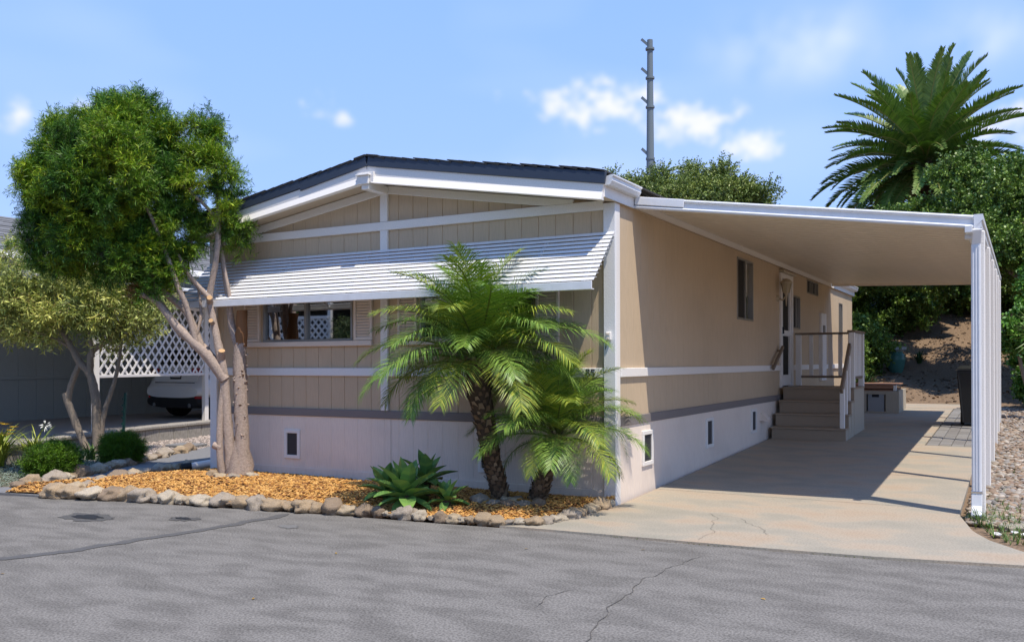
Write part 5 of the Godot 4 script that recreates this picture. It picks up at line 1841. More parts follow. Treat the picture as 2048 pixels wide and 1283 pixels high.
func rocks() -> void:
	var tones := [Color(0.60, 0.47, 0.31), Color(0.50, 0.37, 0.235), Color(0.64, 0.54, 0.40), Color(0.36, 0.265, 0.18), Color(0.48, 0.40, 0.31)]
	for k in 5:
		var m: StandardMaterial3D = M.stone.duplicate()
		m.albedo_color = Color(tones[k].r, tones[k].g, tones[k].b).linear_to_srgb()
		m.vertex_color_use_as_albedo = false
		M["stone_%d" % k] = m
	var kinds := []
	for k in 9:
		kinds.append(stone_mesh(300 + k, 0.55 + 0.07 * (k % 5), 18))
	var run := func(pts: Array, s0: float, s1: float, jit: float, label: String, group: String) -> void:
		var L: float = plen(pts)
		var s := 0.0
		var count := 0
		while s < L:
			var z: float = lerpf(s0, s1, s / L) * rng.randf_range(0.5, 1.35)
			var q: Vector3 = along(pts, s + z * 0.5)
			rock(Vector3(q.x + rng.randf_range(-jit, jit), 0.02 + z * 0.14, q.z + rng.randf_range(-jit, jit)), z * 1.12, rng.randi() % 45, label.replace("#", ordinal(count)), group, kinds)
			count += 1
			s += z * 0.93
	run.call([-5.85, 2.33, -5.3, 2.28, -4.7, 2.12, -3.9, 1.98, -3.09, 1.86, -2.0, 1.68], 0.215, 0.165, 0.02, "% river rock edging mulch bed and street, # counted from the path end", "river rocks edging the mulch bed along the street")
	run.call([-1.95, 1.68, -1.11, 1.61, -0.43, 1.52, -0.15, 1.36, -0.06, 1.05, -0.03, 0.5, 0.0, 0.1], 0.145, 0.125, 0.015, "% rock edging the bed by agave, palms and driveway, # from the agave", "small river rocks edging the bed by the palms")
	run.call([-5.75, 2.1, -6.05, 1.4, -6.4, 0.4, -6.5, -0.1, -6.2, -0.25], 0.18, 0.13, 0.03, "% river rock between mulch and garden path, # counted from the street", "river rocks between mulch and path")
	run.call([-6.62, 2.2, -6.78, 1.3, -7.25, 0.38, -7.95, -1.0, -8.4, -1.9], 0.21, 0.15, 0.05, "% river rock edging the bush bed by the path, # from the street", "river rocks edging the left bed")
	for a in [0.2, 0.9, 1.5, 2.1, 2.8]:
		rock(Vector3(-4.79 + cos(a) * 0.30, 0.10, 0.49 + sin(a) * 0.30), rng.randf_range(0.12, 0.16), int(a * 10), "% river rock at the fern pine's foot, " + ordinal(int(a / 0.6)) + " from the house side", "river rocks round the fern pine", kinds)
	var pk := -1
	for q in [[-1.08, 0.86, 0.19], [-0.90, 0.90, 0.14], [-0.80, 0.78, 0.15], [-0.72, 0.92, 0.13], [-0.60, 0.84, 0.14], [-0.48, 0.78, 0.13], [-0.80, 0.60, 0.14]]:
		pk += 1
		rock(Vector3(q[0], 0.09, q[1]), q[2], int(q[2] * 100), "% river rock at the feet of the date palms, " + ordinal(pk) + " from the taller palm", "river rocks at the feet of the date palms", kinds)
	rock(Vector3(1.5, 1.25, -21.6), 0.7, 4, "pale boulder lying on the shaded bank behind the house", "", kinds)

func loose_cover() -> void:
	# river gravel strip beside the carport posts
	var peb := []
	for k in 3:
		peb.append(stone_mesh(400 + k, 0.6, 8))
	for k in 3:
		var xf := []
		var cols := []
		for j in 3400:
			var z := -pow(rng.randf(), 1.25) * 13.6 - 0.55
			var x := 3.14 + pow(rng.randf(), 1.3) * (1.3 + 0.05 * -z)
			var s := rng.randf_range(0.03, 0.085)
			xf.append(Transform3D(Basis.from_euler(Vector3(rng.randf_range(-0.4, 0.4), rng.randf() * TAU, rng.randf_range(-0.4, 0.4))).scaled(Vector3(s, s * 0.8, s * 1.15)), Vector3(x, gh(x, z) - 0.018 + rng.randf() * 0.02, z)))
			var g := rng.randf_range(0.7, 1.25)
			cols.append([Color(0.30, 0.24, 0.175), Color(0.26, 0.235, 0.21), Color(0.37, 0.325, 0.27), Color(0.22, 0.155, 0.11), Color(0.30, 0.215, 0.15)][rng.randi() % 5] * g)
		var o := scatter(self, numbered("gravel"), peb[k], M.pebble, xf, cols)
		tag(o, "brown and grey river gravel strip beside the carport posts", "gravel", "gravel beside the carport", "stuff")
	# crushed gravel in the left yard
	solo("gravel_bed", sheet(v2([-7.25, 0.3, -8.0, -1.1, -8.7, -2.7, -9.2, -4.0, -10.75, -5.0, -10.6, -4.4, -10.3, -2.7, -9.75, -0.9, -9.2, -0.1]), 0.008, false), M.pink_gravel, "pale pinkish gravel between path and block wall", "gravel bed", "", "structure")
	var xf := []
	var cols := []
	for j in 3500:
		var t := rng.randf()
		var z := -0.2 - 4.6 * t
		var x := rng.randf_range(-9.75 - 0.22 * -z, -7.6 - 0.40 * -z)
		var s := rng.randf_range(0.015, 0.04)
		xf.append(Transform3D(Basis.from_euler(Vector3(rng.randf() * 3, rng.randf() * TAU, 0)).scaled(Vector3(s, s * 0.7, s)), Vector3(x, 0.015, z)))
		cols.append(Color(0.50, 0.42, 0.36) * rng.randf_range(0.6, 1.2))
	var gr := scatter(self, numbered("gravel"), peb[0], M.pebble, xf, cols)
	tag(gr, "loose pale gravel stones in the left yard below the block wall", "gravel", "", "stuff")
	# grass and weeds at the carport post
	var bl := MB.new()
	for k in 9:
		strap(bl, Vector3(rng.randf_range(-0.02, 0.02), 0, rng.randf_range(-0.02, 0.02)), rng.randf() * TAU, rng.randf_range(0.6, 1.1), 0.045, rng.randf_range(0.9, 1.5), rng.randf_range(0.2, 1.5), Color(0.08, 0.16, 0.03).lerp(Color(0.22, 0.26, 0.08), rng.randf()))
	var gx := []
	for j in 240:
		var q := Vector3(3.2 + absf(rng.randfn(0.0, 0.45)), 0, -0.5 + rng.randfn(0.0, 0.55))
		if q.x < 3.18 + maxf(0.0, (q.z + 0.5)) * 0.42:
			continue
		var s := rng.randf_range(0.05, 0.15)
		gx.append(Transform3D(Basis(Vector3.UP, rng.randf() * TAU).scaled(Vector3(s, s, s)), Vector3(q.x, gh(q.x, q.z) - 0.03, q.z)))
	for j in 16:
		var s := rng.randf_range(0.13, 0.22)
		gx.append(Transform3D(Basis(Vector3.UP, rng.randf() * TAU).scaled(Vector3(s, s, s)), Vector3(rng.randf_range(3.1, 3.3), -0.01, rng.randf_range(-0.72, -0.55))))
	for j in 26:
		var z := rng.randf_range(-12.0, -1.5)
		var s := rng.randf_range(0.05, 0.11)
		var x := rng.randf_range(3.15, 4.0)
		gx.append(Transform3D(Basis(Vector3.UP, rng.randf() * TAU).scaled(Vector3(s, s, s)), Vector3(x, gh(x, z) - 0.03, z)))
	var gs := scatter(self, numbered("grass"), bl.mesh(), M.big_leaf, gx, [Color.WHITE, Color(0.8, 0.9, 0.8), Color(1.3, 1.2, 1.0)])
	tag(gs, "green weeds and grass tufts round the front carport post", "grass", "", "stuff")
	var mx := []
	for k in 40:
		var x: float = [0.75, 1.25, 1.5, 2.35, 2.55][k % 5] + rng.randf_range(-0.16, 0.16)
		var s := rng.randf_range(0.012, 0.03)
		mx.append(Transform3D(Basis(Vector3.UP, rng.randf() * TAU).scaled(Vector3(s, s, s)), Vector3(x, 0.0, lerpf(1.51, 1.37, clampf((x - 0.9) / 1.7, 0.0, 1.0)) + 0.01)))
	var ms := scatter(self, numbered("weeds"), bl.mesh(), M.big_leaf, mx, [Color(1.3, 1.0, 0.6), Color(0.9, 0.8, 0.5)])
	tag(ms, "dry little weeds in the seam of driveway and street", "weeds", "", "stuff")

# ---------- behind the house ----------
func bush(called: String, label: String, cat: String, at: Vector3, lobes: Array, count: int, s0: float, s1: float, m: Mesh, cols: Array, sd: int, trunk: Array, group := "", up := 0.45) -> Node3D:
	var t := thing(called, label, cat, at, group)
	if trunk:
		var tm := MB.new()
		for k in trunk.size():
			limb(tm, trunk[k][0], trunk[k][1], trunk[k][2], 8, sd + k, 0.12)
		part(t, "trunk", tm.mesh(), M.bark_olive)
	crown(t, "crown", m, M.leaf, lobes, count, s0, s1, cols, sd, 0.35, up, s1 * 0.6, 6)
	return t

func behind() -> void:
	var broad := spray(501, 6, 14, 0.24, 0.13, 0.75, Color(0.055, 0.12, 0.02), Color(0.18, 0.27, 0.045), 0.5)
	var upr := spray(502, 7, 16, 0.17, 0.085, 0.6, Color(0.10, 0.145, 0.035), Color(0.26, 0.32, 0.075), 0.6)
	var lush := spray(503, 6, 13, 0.32, 0.17, 0.8, Color(0.05, 0.15, 0.02), Color(0.14, 0.28, 0.04), 0.4)
	var wh := [Color.WHITE, Color(0.8, 0.85, 0.85), Color(1.25, 1.2, 1.05), Color(1.1, 1.1, 1.0)]
	var e := func(x: float, y: float, z: float, rx: float, ry: float, rz: float, w := 1.0) -> Array: return [Vector3(x, y, z), Vector3(rx, ry, rz), w]
	# tree seen over the house roof
	var g0 := gh(-5.1, -17.2) - 0.1
	bush("evergreen_oak_tree", "dense olive-green evergreen tree rising behind the house roof below the pole", "tree", Vector3(-5.1, g0, -17.2), [e.call(0, 4.95, 0, 1.9, 1.15, 1.4), e.call(-1.6, 5.25, 0.5, 0.8, 0.8, 0.8), e.call(-0.6, 5.6, 0.2, 0.9, 0.65, 0.9), e.call(0.8, 5.5, -0.2, 0.9, 0.6, 0.9), e.call(1.7, 5.2, -0.4, 0.6, 0.75, 0.7), e.call(0.2, 4.5, 0, 2.3, 0.8, 1.4), e.call(-2.2, 5.3, 1.0, 0.45, 0.8, 0.5), e.call(-2.0, 5.95, 0.8, 0.12, 0.35, 0.15, 2.0), e.call(-1.3, 6.1, 0.5, 0.15, 0.35, 0.2, 2.0), e.call(-0.5, 6.25, 0.2, 0.15, 0.3, 0.2, 2.0), e.call(0.3, 6.15, 0.0, 0.12, 0.4, 0.2, 2.0), e.call(1.1, 6.1, -0.2, 0.14, 0.4, 0.2, 2.0), e.call(1.7, 5.75, -0.4, 0.12, 0.4, 0.2, 2.0), e.call(2.25, 5.5, -0.5, 0.10, 0.4, 0.2, 2.0)], 3600, 0.30, 0.55, upr, wh, 510, [[[0, -0.1, 0, 0.1, 2.0, 0, -0.1, 4.0, 0, 0, 5.5, 0.1], 0.2, 0.04], [[0.1, 2.2, 0, 0.9, 4.0, 0.1, 1.4, 5.4, -0.2], 0.1, 0.03], [[0, 2.6, 0, -1.0, 4.2, 0.3, -1.6, 5.6, 0.5], 0.1, 0.03]], "", 0.9)
	# big shrubby tree over the bank
	var g1 := gh(4.7, -18.2)
	bush("spreading_tree", "large dark green spreading tree over the bank behind the carport", "tree", Vector3(4.7, g1, -18.2), [e.call(-1.0, 4.3, -0.3, 1.7, 1.6, 1.5), e.call(-2.6, 4.2, -0.6, 1.5, 1.2, 1.5), e.call(0.7, 4.4, -0.5, 1.6, 2.0, 1.6), e.call(1.4, 3.2, 0.2, 1.2, 1.8, 1.3), e.call(-2.0, 5.4, -1.0, 1.3, 0.8, 1.2), e.call(-3.9, 4.1, -1.2, 1.3, 0.9, 1.2), e.call(-2.7, 3.3, -2.6, 2.4, 0.6, 1.4, 0.7), e.call(-5.0, 3.6, -2.2, 1.4, 0.8, 1.2), e.call(-0.2, 3.0, 0.9, 1.0, 0.8, 1.0), e.call(-1.7, 3.5, 1.0, 1.0, 0.6, 0.8, 0.7)], 4700, 0.24, 0.42, broad, wh, 520, [[[0, -0.2, 0, -0.1, 1.4, 0.1, -0.3, 3.0, 0.0, -0.8, 4.4, -0.2], 0.22, 0.05], [[-0.1, 1.4, 0.1, 0.6, 2.8, 0.0, 1.0, 4.2, -0.2], 0.13, 0.04], [[-0.2, 1.8, 0.1, -1.6, 3.2, -0.4, -3.6, 3.9, -1.0], 0.12, 0.03]])
	# dark shrubs on the bank
	var k := 0
	for q in [[-0.3, -23.6, 1.5, "round dark shrub on the bank, nearest the house's rear corner"], [1.6, -25.4, 1.3, "dark shrub at the top of the bank under the spreading tree"], [3.6, -25.8, 1.4, "dark shrub at the top of the bank behind the carport posts"], [-2.6, -22.6, 1.8, "tall dark shrub rising right behind the mobile home"], [-4.6, -24.0, 2.0, "dark shrub on the upper bank behind the house roof line"], [-0.9, -17.6, 0.75, "low dark shrub at the foot of the bank by the house's rear corner"], [-1.1, -19.4, 1.3, "leafy dark shrub partly hidden by the house's rear corner"], [5.4, -24.0, 2.0, "broad dark shrub on the bank beyond the gravel strip"]]:
		var gy := gh(q[0], q[1])
		bush("bank_shrub", q[3], "shrub", Vector3(q[0], gy, q[1]), [[Vector3(0, q[2] * 0.6, 0), Vector3(q[2], q[2] * 0.75, q[2] * 0.9)], [Vector3(q[2] * 0.5, q[2] * 0.8, 0), Vector3(q[2] * 0.6, q[2] * 0.6, q[2] * 0.6)]], int(420 * q[2]), 0.25, 0.45, broad, wh, 530 + k, [[[0, -0.15, 0, 0.05, q[2] * 0.5, 0, 0.1, q[2], 0], 0.06, 0.02]], "dark shrubs on the bank")
		k += 1
	for q in [[0.05, -17.2, "strappy dark clump on the bank beside the stairs railing"], [1.0, -21.0, "small dark strappy clump on the bank beside the boulder"]]:
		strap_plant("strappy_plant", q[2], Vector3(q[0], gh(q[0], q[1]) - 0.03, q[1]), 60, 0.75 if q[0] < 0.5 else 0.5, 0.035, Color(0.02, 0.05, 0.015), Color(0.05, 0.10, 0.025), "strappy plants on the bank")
	# lush shrubs to the right of the posts
	k = 0
	for q in [[4.5, 2.2, -16.2, 1.2, 1.5, "bright green leafy shrub behind the yucca at the picture's edge"], [4.1, 0.75, -14.4, 0.55, 0.45, "low pale-leaved shrub at the end of the gravel strip"], [5.4, 3.0, -18.0, 1.5, 1.6, "tall green shrub beneath the spreading tree's edge"]]:
		var gy := gh(q[0], q[2])
		bush("leafy_shrub", q[5], "shrub", Vector3(q[0], gy, q[2]), [[Vector3(0, q[1] - gy + 0.2, 0), Vector3(q[3], q[4], q[3])], [Vector3(0.3, (q[1] - gy) * 0.6 + 0.2, 0.2), Vector3(q[3] * 0.9, q[4] * 0.7, q[3])]], int(620 * q[3]), 0.2, 0.36, lush, wh, 550 + k, [[[0, -0.1, 0, 0.05, q[1] * 0.4, 0, 0.0, q[1] - gy, 0], 0.05, 0.02]], "leafy shrubs by the gravel strip")
		k += 1
	bush("small_garden_tree", "small tree with bare leaning trunk past the last carport posts", "tree", Vector3(3.75, gh(3.75, -13.4), -13.4), [[Vector3(-0.1, 1.6, 0), Vector3(0.55, 0.35, 0.5)], [Vector3(0.5, 2.0, 0), Vector3(0.6, 0.5, 0.5)]], 420, 0.16, 0.3, lush, wh, 560, [[[0.05, -0.1, 0, 0.0, 0.4, 0, -0.12, 0.9, 0, -0.2, 1.4, 0], 0.06, 0.03], [[-0.05, 0.6, 0, 0.25, 1.2, 0, 0.5, 1.9, 0], 0.04, 0.02]])
	# yucca
	var y := thing("yucca", "spiky green yucca at the edge of the gravel beyond the carport posts", "yucca", Vector3(3.98, gh(4.0, -11.4), -11.4))
	var yt := MB.new()
	limb(yt, [0, -0.1, 0, 0.03, 0.8, 0, 0.0, 1.6, 0], 0.09, 0.07, 9, 3)
	part(y, "trunk", yt.mesh(), M.bark_olive)
	for j in 70:
		var m := MB.new()
		var d := (rdir(rng) + Vector3.UP * 0.35).normalized()
		var w := d.cross(Vector3(0.1, 1, 0.2)).normalized()
		leafb(m, Vector3(0, 1.62, 0) + d * 0.05, d, w, rng.randf_range(0.5, 0.72), 0.035, Color(0.09, 0.16, 0.03).lerp(Color(0.22, 0.30, 0.06), rng.randf()), 0.05)
		part(y, "leaf", m.mesh(), M.big_leaf)
	# tall palm on the bank
	var pg := gh(0.9, -24.5)
	var p := thing("canary_palm", "tall date palm with huge arching crown of fronds above the carport", "palm", Vector3(0.9, pg, -24.5))
	var tm := MB.new()
	var th := 8.05 - pg
	tm.tube([Vector3(0, -0.2, 0), Vector3(0, th * 0.5, 0), Vector3(0, th - 0.6, 0), Vector3(0, th, 0)], [0.42, 0.36, 0.40, 0.55], 16, 0.05)
	part(p, "trunk", tm.mesh(), M.palm_bark)
	var bt := MB.new()
	boots(bt, [Vector3(0, 0, 0), Vector3(0, th * 0.5, 0), Vector3(0, th - 0.6, 0), Vector3(0, th, 0)], [0.42, 0.36, 0.40, 0.55], 22, 0.26, 77, 0.4)
	part(p, "leaf_bases", bt.mesh(), M.boot)
	var fam := []
	for j in 12:
		var u := j / 11.0
		fam.append(frond_mesh(600 + j, 3.6, lerpf(1.5, -0.35, u), lerpf(0.55, 1.15, u), 84, 0.45, 0.05, lerpf(0.75, 0.35, u), Color(0.075, 0.15, 0.03), Color(0.22, 0.31, 0.065), 0.18, Color(0.28, 0.27, 0.08)))
	for j in 130:
		var u := (j + 0.5) / 130.0
		var b := Basis(Vector3.UP, j * 2.39996 + rng.randf_range(-0.15, 0.15)) * Basis(Vector3.FORWARD, rng.randf_range(-0.3, 0.3))
		var s := rng.randf_range(0.85, 1.08)
		part(p, "frond", fam[mini(11, int(pow(u, 0.8) * 12.0))], M.frond, Transform3D(b.scaled(Vector3(s, s, s)), Vector3(0, th + lerpf(0.15, -0.25, u), 0)))
	var lm := MB.new()
	leafb(lm, Vector3(-0.5, 0, 0), Vector3(1, 0.15, 0).normalized(), Vector3(0, 0.2, 1).normalized(), 1.0, 0.5, Color.WHITE, 0.1)
	var lx := []
	var lc := []
	for j in 5200:
		var x := rng.randf_range(-3.0, 6.0)
		var z := -15.3 - pow(rng.randf(), 0.8) * 12.0
		var s := rng.randf_range(0.05, 0.16)
		lx.append(Transform3D(Basis.from_euler(Vector3(rng.randf_range(-0.4, 0.7), rng.randf() * TAU, rng.randf_range(-0.5, 0.5))).scaled(Vector3(s, s, s)), Vector3(x, gh(x, z) + bank_noise.get_noise_2d(x, z) * 0.35 * smoothstep(-15.0, -18.0, z) - 0.02, z)))
		lc.append(Color(0.30, 0.20, 0.12).lerp(Color(0.10, 0.065, 0.04), rng.randf()))
	var lo := scatter(self, numbered("leaf_litter"), lm.mesh(), M.chip, lx, lc)
	tag(lo, "dry brown leaf litter scattered over the shaded bank", "leaf litter", "", "stuff")
	# glazed pot on the bank
	var pt := thing("glazed_pot", "green glazed urn with pale rim and trailing plant on the bank", "pot", Vector3(0.42, 1.10, -20.4))
	var pm := MB.new()
	pm.lathe(Transform3D(), [Vector2(0.0, 0.0), Vector2(0.16, 0.0), Vector2(0.22, 0.15), Vector2(0.27, 0.4), Vector2(0.26, 0.52), Vector2(0.20, 0.60), Vector2(0.19, 0.64)], 20)
	part(pt, "body", pm.mesh(), M.pot_glaze)
	var pr := MB.new()
	pr.lathe(Transform3D(), [Vector2(0.19, 0.64), Vector2(0.29, 0.70), Vector2(0.30, 0.78), Vector2(0.25, 0.78), Vector2(0.2, 0.7), Vector2(0.0, 0.7)], 20)
	part(pt, "rim", pr.mesh(), M.pot_rim)
	var pl := MB.new()
	for j in 40:
		strap(pl, Vector3(0, 0.72, 0), rng.randf() * TAU, rng.randf_range(0.4, 0.75), 0.02, 0.7, rng.randf_range(2.0, 3.4), Color(0.14, 0.20, 0.07).lerp(Color(0.26, 0.26, 0.12), rng.randf()))
	part(pt, "trailing_plant", pl.mesh(), M.big_leaf)
	# mast
	var mast := thing("communications_mast", "tall grey-green steel pole with stub arms above the tree", "mast", Vector3(-24.9, 5.0, -67.4))
	var pp := MB.new()
	pp.tube([Vector3.ZERO, Vector3(0, 12, 0), Vector3(0, 25.2, 0)], [0.42, 0.36, 0.25], 16)
	part(mast, "pole", pp.mesh(), M.pole_grey)
	for j in [[25.1, 0], [22.5, 0], [19.9, 0], [15.3, 1], [13.2, 1], [11.1, 1]]:
		var a := MB.new()
		a.bar(Vector3(0.25, j[0] - 0.75, 0.1), Vector3(-0.75, j[0] + 0.25, 0.1), 0.16, 0.24)
		var ar := part(mast, "stub_arm", a.mesh(), M.pole_grey)
		var cl := MB.new()
		cl.lathe(Transform3D(Basis(), Vector3(0, j[0] - 0.8, 0)), [Vector2(0.30, 0.0), Vector2(0.40, 0.0), Vector2(0.40, 0.18), Vector2(0.30, 0.18)], 16)
		part(ar, "collar", cl.mesh(), M.pole_grey)
		if j[1]:
			var ch := MB.new()
			for q in 5:
				ch.bx(Vector3(0.42 + 0.06 * q, j[0] - 1.2 - q * 0.32, 0.2), Vector3(0.54 + 0.06 * q, j[0] - 1.0 - q * 0.32, 0.35))
			part(ar, "fittings", ch.mesh(), M.dark_metal)

# ---------- small things ----------
func small_things() -> void:
	# lantern on the wall by the door
	var l := thing("wall_lantern", "cream painted wall lantern hanging beside the entry door", "lantern", Vector3(0.0, 2.55, -7.05))
	var a := MB.new()
	a.lathe(Transform3D(Basis(Vector3.FORWARD, PI / 2), Vector3(0.0, -0.03, 0)), [Vector2(0.0, 0.03), Vector2(0.05, 0.03), Vector2(0.06, 0.0)], 14)
	a.tube([Vector3(0.02, -0.03, 0), Vector3(0.09, -0.06, 0), Vector3(0.14, 0.0, 0), Vector3(0.15, 0.06, 0)], [0.018, 0.016, 0.014, 0.014], 8)
	part(l, "bracket", a.mesh(), M.lamp_paint)
	var g := MB.new()
	g.lathe(Transform3D(Basis(), Vector3(0.15, 0.06, 0)), [Vector2(0.0, 0.0), Vector2(0.05, 0.0), Vector2(0.085, 0.16)], 6)
	part(l, "glass", g.mesh(), M.lamp_glass)
	var c := MB.new()
	c.lathe(Transform3D(Basis(), Vector3(0.15, 0.22, 0)), [Vector2(0.10, 0.0), Vector2(0.105, 0.015), Vector2(0.065, 0.06), Vector2(0.05, 0.07), Vector2(0.0, 0.085)], 12)
	for k in 6:
		var q := TAU * k / 6.0
		c.bar(Vector3(0.15 + cos(q) * 0.052, 0.06, sin(q) * 0.052), Vector3(0.15 + cos(q) * 0.09, 0.225, sin(q) * 0.09), 0.01, 0.01)
	c.tube([Vector3(0.15, 0.06, 0), Vector3(0.15, 0.0, 0), Vector3(0.15, -0.16, 0)], [0.03, 0.018, 0.006], 8)
	part(l, "cage", c.mesh(), M.lamp_paint)
	# wheelie bin
	var b := thing("wheelie_bin", "black plastic wheelie bin standing behind the front carport post", "bin", Vector3(2.93, 0.30, -9.5))
	var bm := MB.new()
	for s in [[-1, 0.0]]:
		var lo := [Vector3(-0.22, 0.06, 0.26), Vector3(0.22, 0.06, 0.26), Vector3(0.22, 0.06, -0.26), Vector3(-0.22, 0.06, -0.26)]
		var hi := [Vector3(-0.29, 0.98, 0.36), Vector3(0.29, 0.98, 0.36), Vector3(0.29, 0.98, -0.36), Vector3(-0.29, 0.98, -0.36)]
		for k in 4:
			bm.quad(lo[k], lo[(k + 1) % 4], hi[(k + 1) % 4], hi[k])
		bm.quad(lo[3], lo[2], lo[1], lo[0])
		bm.bx(Vector3(-0.305, 0.93, -0.375), Vector3(0.305, 0.985, 0.375), 0.01)
		for k in 4:
			bm.bar(lo[k] + Vector3(0, 0.02, 0), hi[k] - Vector3(0, 0.04, 0), 0.035, 0.035, 0.008)
	part(b, "body", bm.mesh(), M.bin_black)
	var bl := MB.new()
	loft(bl, [ring(0.31, 0.985, 1.02, 0.39, 5.0), ring(0.31, 0.985, 1.06, 0.2, 5.0), ring(0.31, 0.985, 1.07, -0.2, 5.0), ring(0.31, 0.985, 1.03, -0.42, 5.0)])
	part(b, "lid", bl.mesh(), M.bin_black)
	for s in [-1, 1]:
		var w := MB.new()
		w.lathe(Transform3D(Basis(Vector3.BACK, PI / 2), Vector3(0.25 * s, 0.11, -0.27)), [Vector2(0.0, -0.03), Vector2(0.11, -0.03), Vector2(0.11, 0.03), Vector2(0.0, 0.03)], 16)
		part(b, "wheel", w.mesh(), M.rubber)
	# tan box with grey hatch at the end of the drive
	var x := thing("storage_box", "low beige wooden box with grey hatch and reddish lid at the driveway's end", "box", Vector3(0.95, 0.35, -12.4))
	var wl := MB.new()
	var W := [[-0.45, 0.46, 0.0, 0.48, 0.62, 0.66]]
	for r in [[-0.45, -0.18, 0.0, 0.48], [0.20, 0.46, 0.0, 0.48], [-0.18, 0.20, 0.0, 0.05], [-0.18, 0.20, 0.44, 0.48]]:
		wl.bx(Vector3(r[0], r[2] - 0.03, 0.62), Vector3(r[1], r[3], 0.66), 0.003)
	wl.bx(Vector3(0.42, -0.03, -0.68), Vector3(0.46, 0.50, 0.62), 0.003)
	wl.bx(Vector3(-0.45, -0.03, -0.68), Vector3(-0.41, 0.50, 0.62), 0.003)
	wl.bx(Vector3(-0.41, -0.03, -0.68), Vector3(0.42, 0.50, -0.64), 0.003)
	part(x, "panel", wl.mesh(), M.box_tan)
	var hd := MB.new()
	hd.bx(Vector3(-0.15, 0.05, 0.615), Vector3(0.17, 0.435, 0.64), 0.003)
	var hatch := part(x, "hatch", hd.mesh(), M.grey_door)
	var hv := MB.new()
	hv.bx(Vector3(-0.07, 0.35, 0.64), Vector3(0.07, 0.42, 0.646))
	part(hatch, "slot", hv.mesh(), M.black_plastic)
	var ld := MB.new()
	ld.bx(Vector3(-0.48, 0.50, -0.70), Vector3(0.36, 0.53, 0.60), 0.004)
	ld.bx(Vector3(-0.46, 0.48, 0.56), Vector3(0.34, 0.60, 0.60), 0.004)
	part(x, "lid", ld.mesh(), M.redwood)
	var lt := MB.new()
	lt.bx(Vector3(-0.48, 0.60, -0.70), Vector3(0.40, 0.625, 0.62), 0.004)
	part(x, "top_board", lt.mesh(), M.redwood)
	var we := MB.new()
	we.bx(Vector3(0.345, 0.48, 0.50), Vector3(0.40, 0.598, 0.61), 0.004)
	part(x, "white_end", we.mesh(), M.white_paint)
	# green stake
	var st := MB.new()
	st.bar(Vector3(0, -0.1, 0), Vector3(0.06, 0.95, -0.02), 0.05, 0.012)
	st.bar(Vector3(0, -0.1, 0.012), Vector3(0.06, 0.95, -0.008), 0.012, 0.035)
	for k in 9:
		st.box(Transform3D(Basis(), Vector3(0.003 + 0.0055 * k, 0.05 + 0.1 * k, 0.03)), Vector3(0.014, 0.03, 0.014))
	solo("garden_stake", st.mesh(), M.green_steel, "leaning green steel stake standing in front of the block wall", "stake", "", "", Transform3D(Basis(), Vector3(-9.1, 0.03, -1.15)))
	# stepping stones in the gravel
	for q in [[-9.0, -2.35, 0.2, "square grey stepping stone in the gravel, nearer the willowy tree"], [-8.6, -3.0, 0.3, "square grey stepping stone in the gravel, nearer the house corner"]]:
		var m := MB.new()
		m.box(Transform3D(Basis(Vector3.UP, q[2]), Vector3.ZERO), Vector3(0.55, 0.05, 0.42), 0.01)
		solo("stepping_stone", m.mesh(), M.path_grey, q[3], "stepping stone", "stepping stones in the gravel", "", Transform3D(Basis(), Vector3(q[0], 0.035, q[1])))
	# flat stone by the post and pale scraps in the weeds
	var fs := MB.new()
	fs.box(Transform3D(Basis(Vector3.UP, 0.3), Vector3.ZERO), Vector3(0.5, 0.05, 0.3), 0.015)
	solo("flat_stone", fs.mesh(), M.concrete, "flat pale stone slab lying among the weeds by the carport post", "stone", "", "", Transform3D(Basis(), Vector3(3.62, 0.0, -0.62)))
	var ks := [stone_mesh(471, 0.35, 9), stone_mesh(472, 0.3, 9)]
	for k in 9:
		var s := rng.randf_range(0.03, 0.085)
		var qx := 3.36 + rng.randf() * 0.5
		var qz := -0.75 + rng.randf() * 0.9
		if qx < 3.25 + maxf(0.0, qz + 0.2) * 0.6:
			continue
		solo("white_stone", ks[k % 2], M.white_paint, "broken white stone scrap among the weeds by the front post", "stone", "white stone scraps by the post", "", Transform3D(Basis(Vector3.UP, rng.randf() * TAU).scaled(Vector3(s, s, s * 1.4)), Vector3(qx, 0.0, qz)))
	for q in [[-1.0, 3.1, "fallen yellow leaf on the asphalt in line with the agaves"], [0.2, 2.3, "fallen yellow leaf on the asphalt nearest the rock edging's curve"], [-0.55, 4.4, "fallen yellow leaf lying out in the middle of the street"], [-2.6, 4.75, "fallen yellow leaf on the asphalt beyond the sealed crack"], [1.0, 1.9, "fallen yellow leaf on the asphalt close to the driveway's front edge"], [2.2, 2.9, "fallen yellow leaf on the asphalt in front of the driveway, past the thin crack"]]:
		var m := MB.new()
		m.col = Color(0.45, 0.24, 0.04)
		leafb(m, Vector3.ZERO, Vector3(1, 0.1, 0.2).normalized(), Vector3(-0.2, 0.15, 1).normalized(), 0.045, 0.02, Color(0.45, 0.26, 0.05), 0.1)
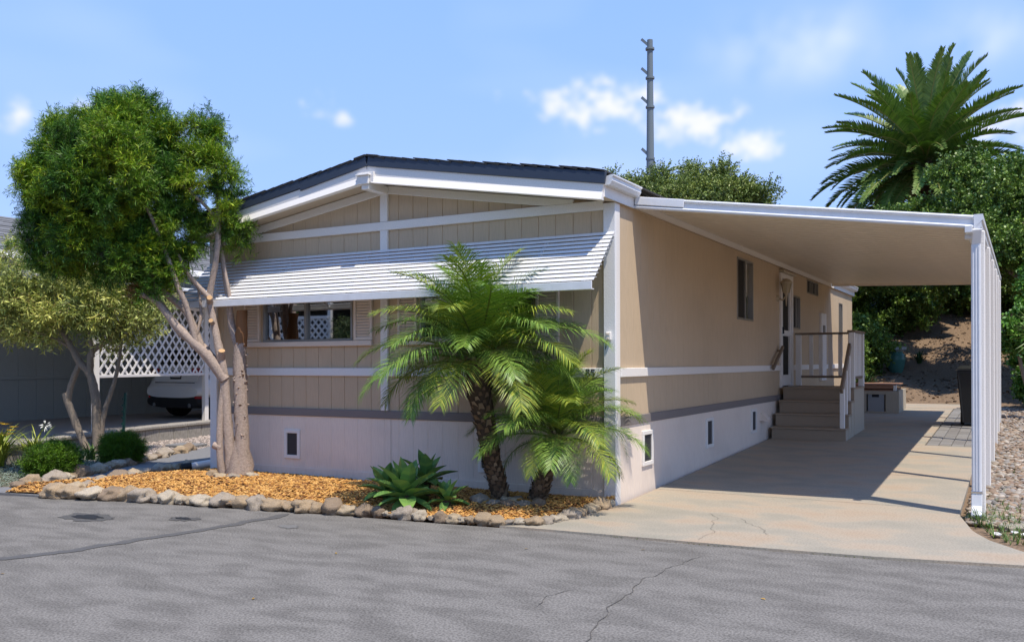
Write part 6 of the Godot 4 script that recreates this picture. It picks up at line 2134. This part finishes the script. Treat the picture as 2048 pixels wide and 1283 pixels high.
		solo("fallen_leaf", m.mesh(), M.big_leaf, q[2], "leaf", "fallen leaves on the street", "", Transform3D(Basis(Vector3.UP, q[0] * 7.0), Vector3(q[0], 0.006, q[1])))

# ---------- across the street: what the front windows mirror ----------
func across_street() -> void:
	var s := thing("screen_fence", "white lattice screen across the street, seen mirrored in the front window", "fence", Vector3(-14.6, 0.0, 10.0))
	var A := Vector3(0.0, 0.9, 0.0)
	lattice(s, A, Vector3.RIGHT, 2.1, 1.75, 0.22, 0.055, M.white_paint)
	var r := MB.new()
	r.bar(A + Vector3(0, 1.78, 0), A + Vector3(2.1, 1.78, 0), 0.05, 0.08, 0.004)
	part(s, "rail", r.mesh(), M.white_paint)
	for x in [0.0, 0.78, 2.1]:
		var p := MB.new()
		p.bx(Vector3(x - 0.05, -0.05, 0.02), Vector3(x + 0.05, 3.6, 0.12), 0.006)
		part(s, "post", p.mesh(), M.white_paint)
	var h := thing("opposite_house", "dark house across the street, seen only mirrored in the windows", "house", Vector3(-14.0, 0.0, 15.0))
	var w := MB.new()
	w.bx(Vector3(-9, -0.05, 0), Vector3(15, 3.4, 8), 0.01)
	part(h, "wall", w.mesh(), M.dark_house)
	var rf := MB.new()
	rf.bx(Vector3(-9.5, 3.4, -4.5), Vector3(15.5, 3.6, 8.5), 0.01)
	rf.bar(Vector3(3, 3.6, -4.4), Vector3(3, 5.0, 2.0), 25.0, 0.08)
	rf.bar(Vector3(3, 3.6, 8.4), Vector3(3, 5.0, 2.0), 25.0, 0.08)
	part(h, "roof", rf.mesh(), M.shingle)
	var sp := spray(701, 6, 16, 0.26, 0.05, 0.75, Color(0.06, 0.10, 0.03), Color(0.16, 0.2, 0.07), 0.5)
	bush("shrub_across_street", "grey-green shrub across the street, mirrored in the front window", "shrub", Vector3(-11.7, 0.0, 10.2), [[Vector3(0, 1.7, 0), Vector3(0.6, 0.9, 0.5)]], 420, 0.2, 0.35, sp, [Color.WHITE, Color(1.3, 1.25, 1.2)], 702, [[[0, -0.05, 0, 0.05, 0.8, 0, 0, 1.8, 0], 0.06, 0.03]])
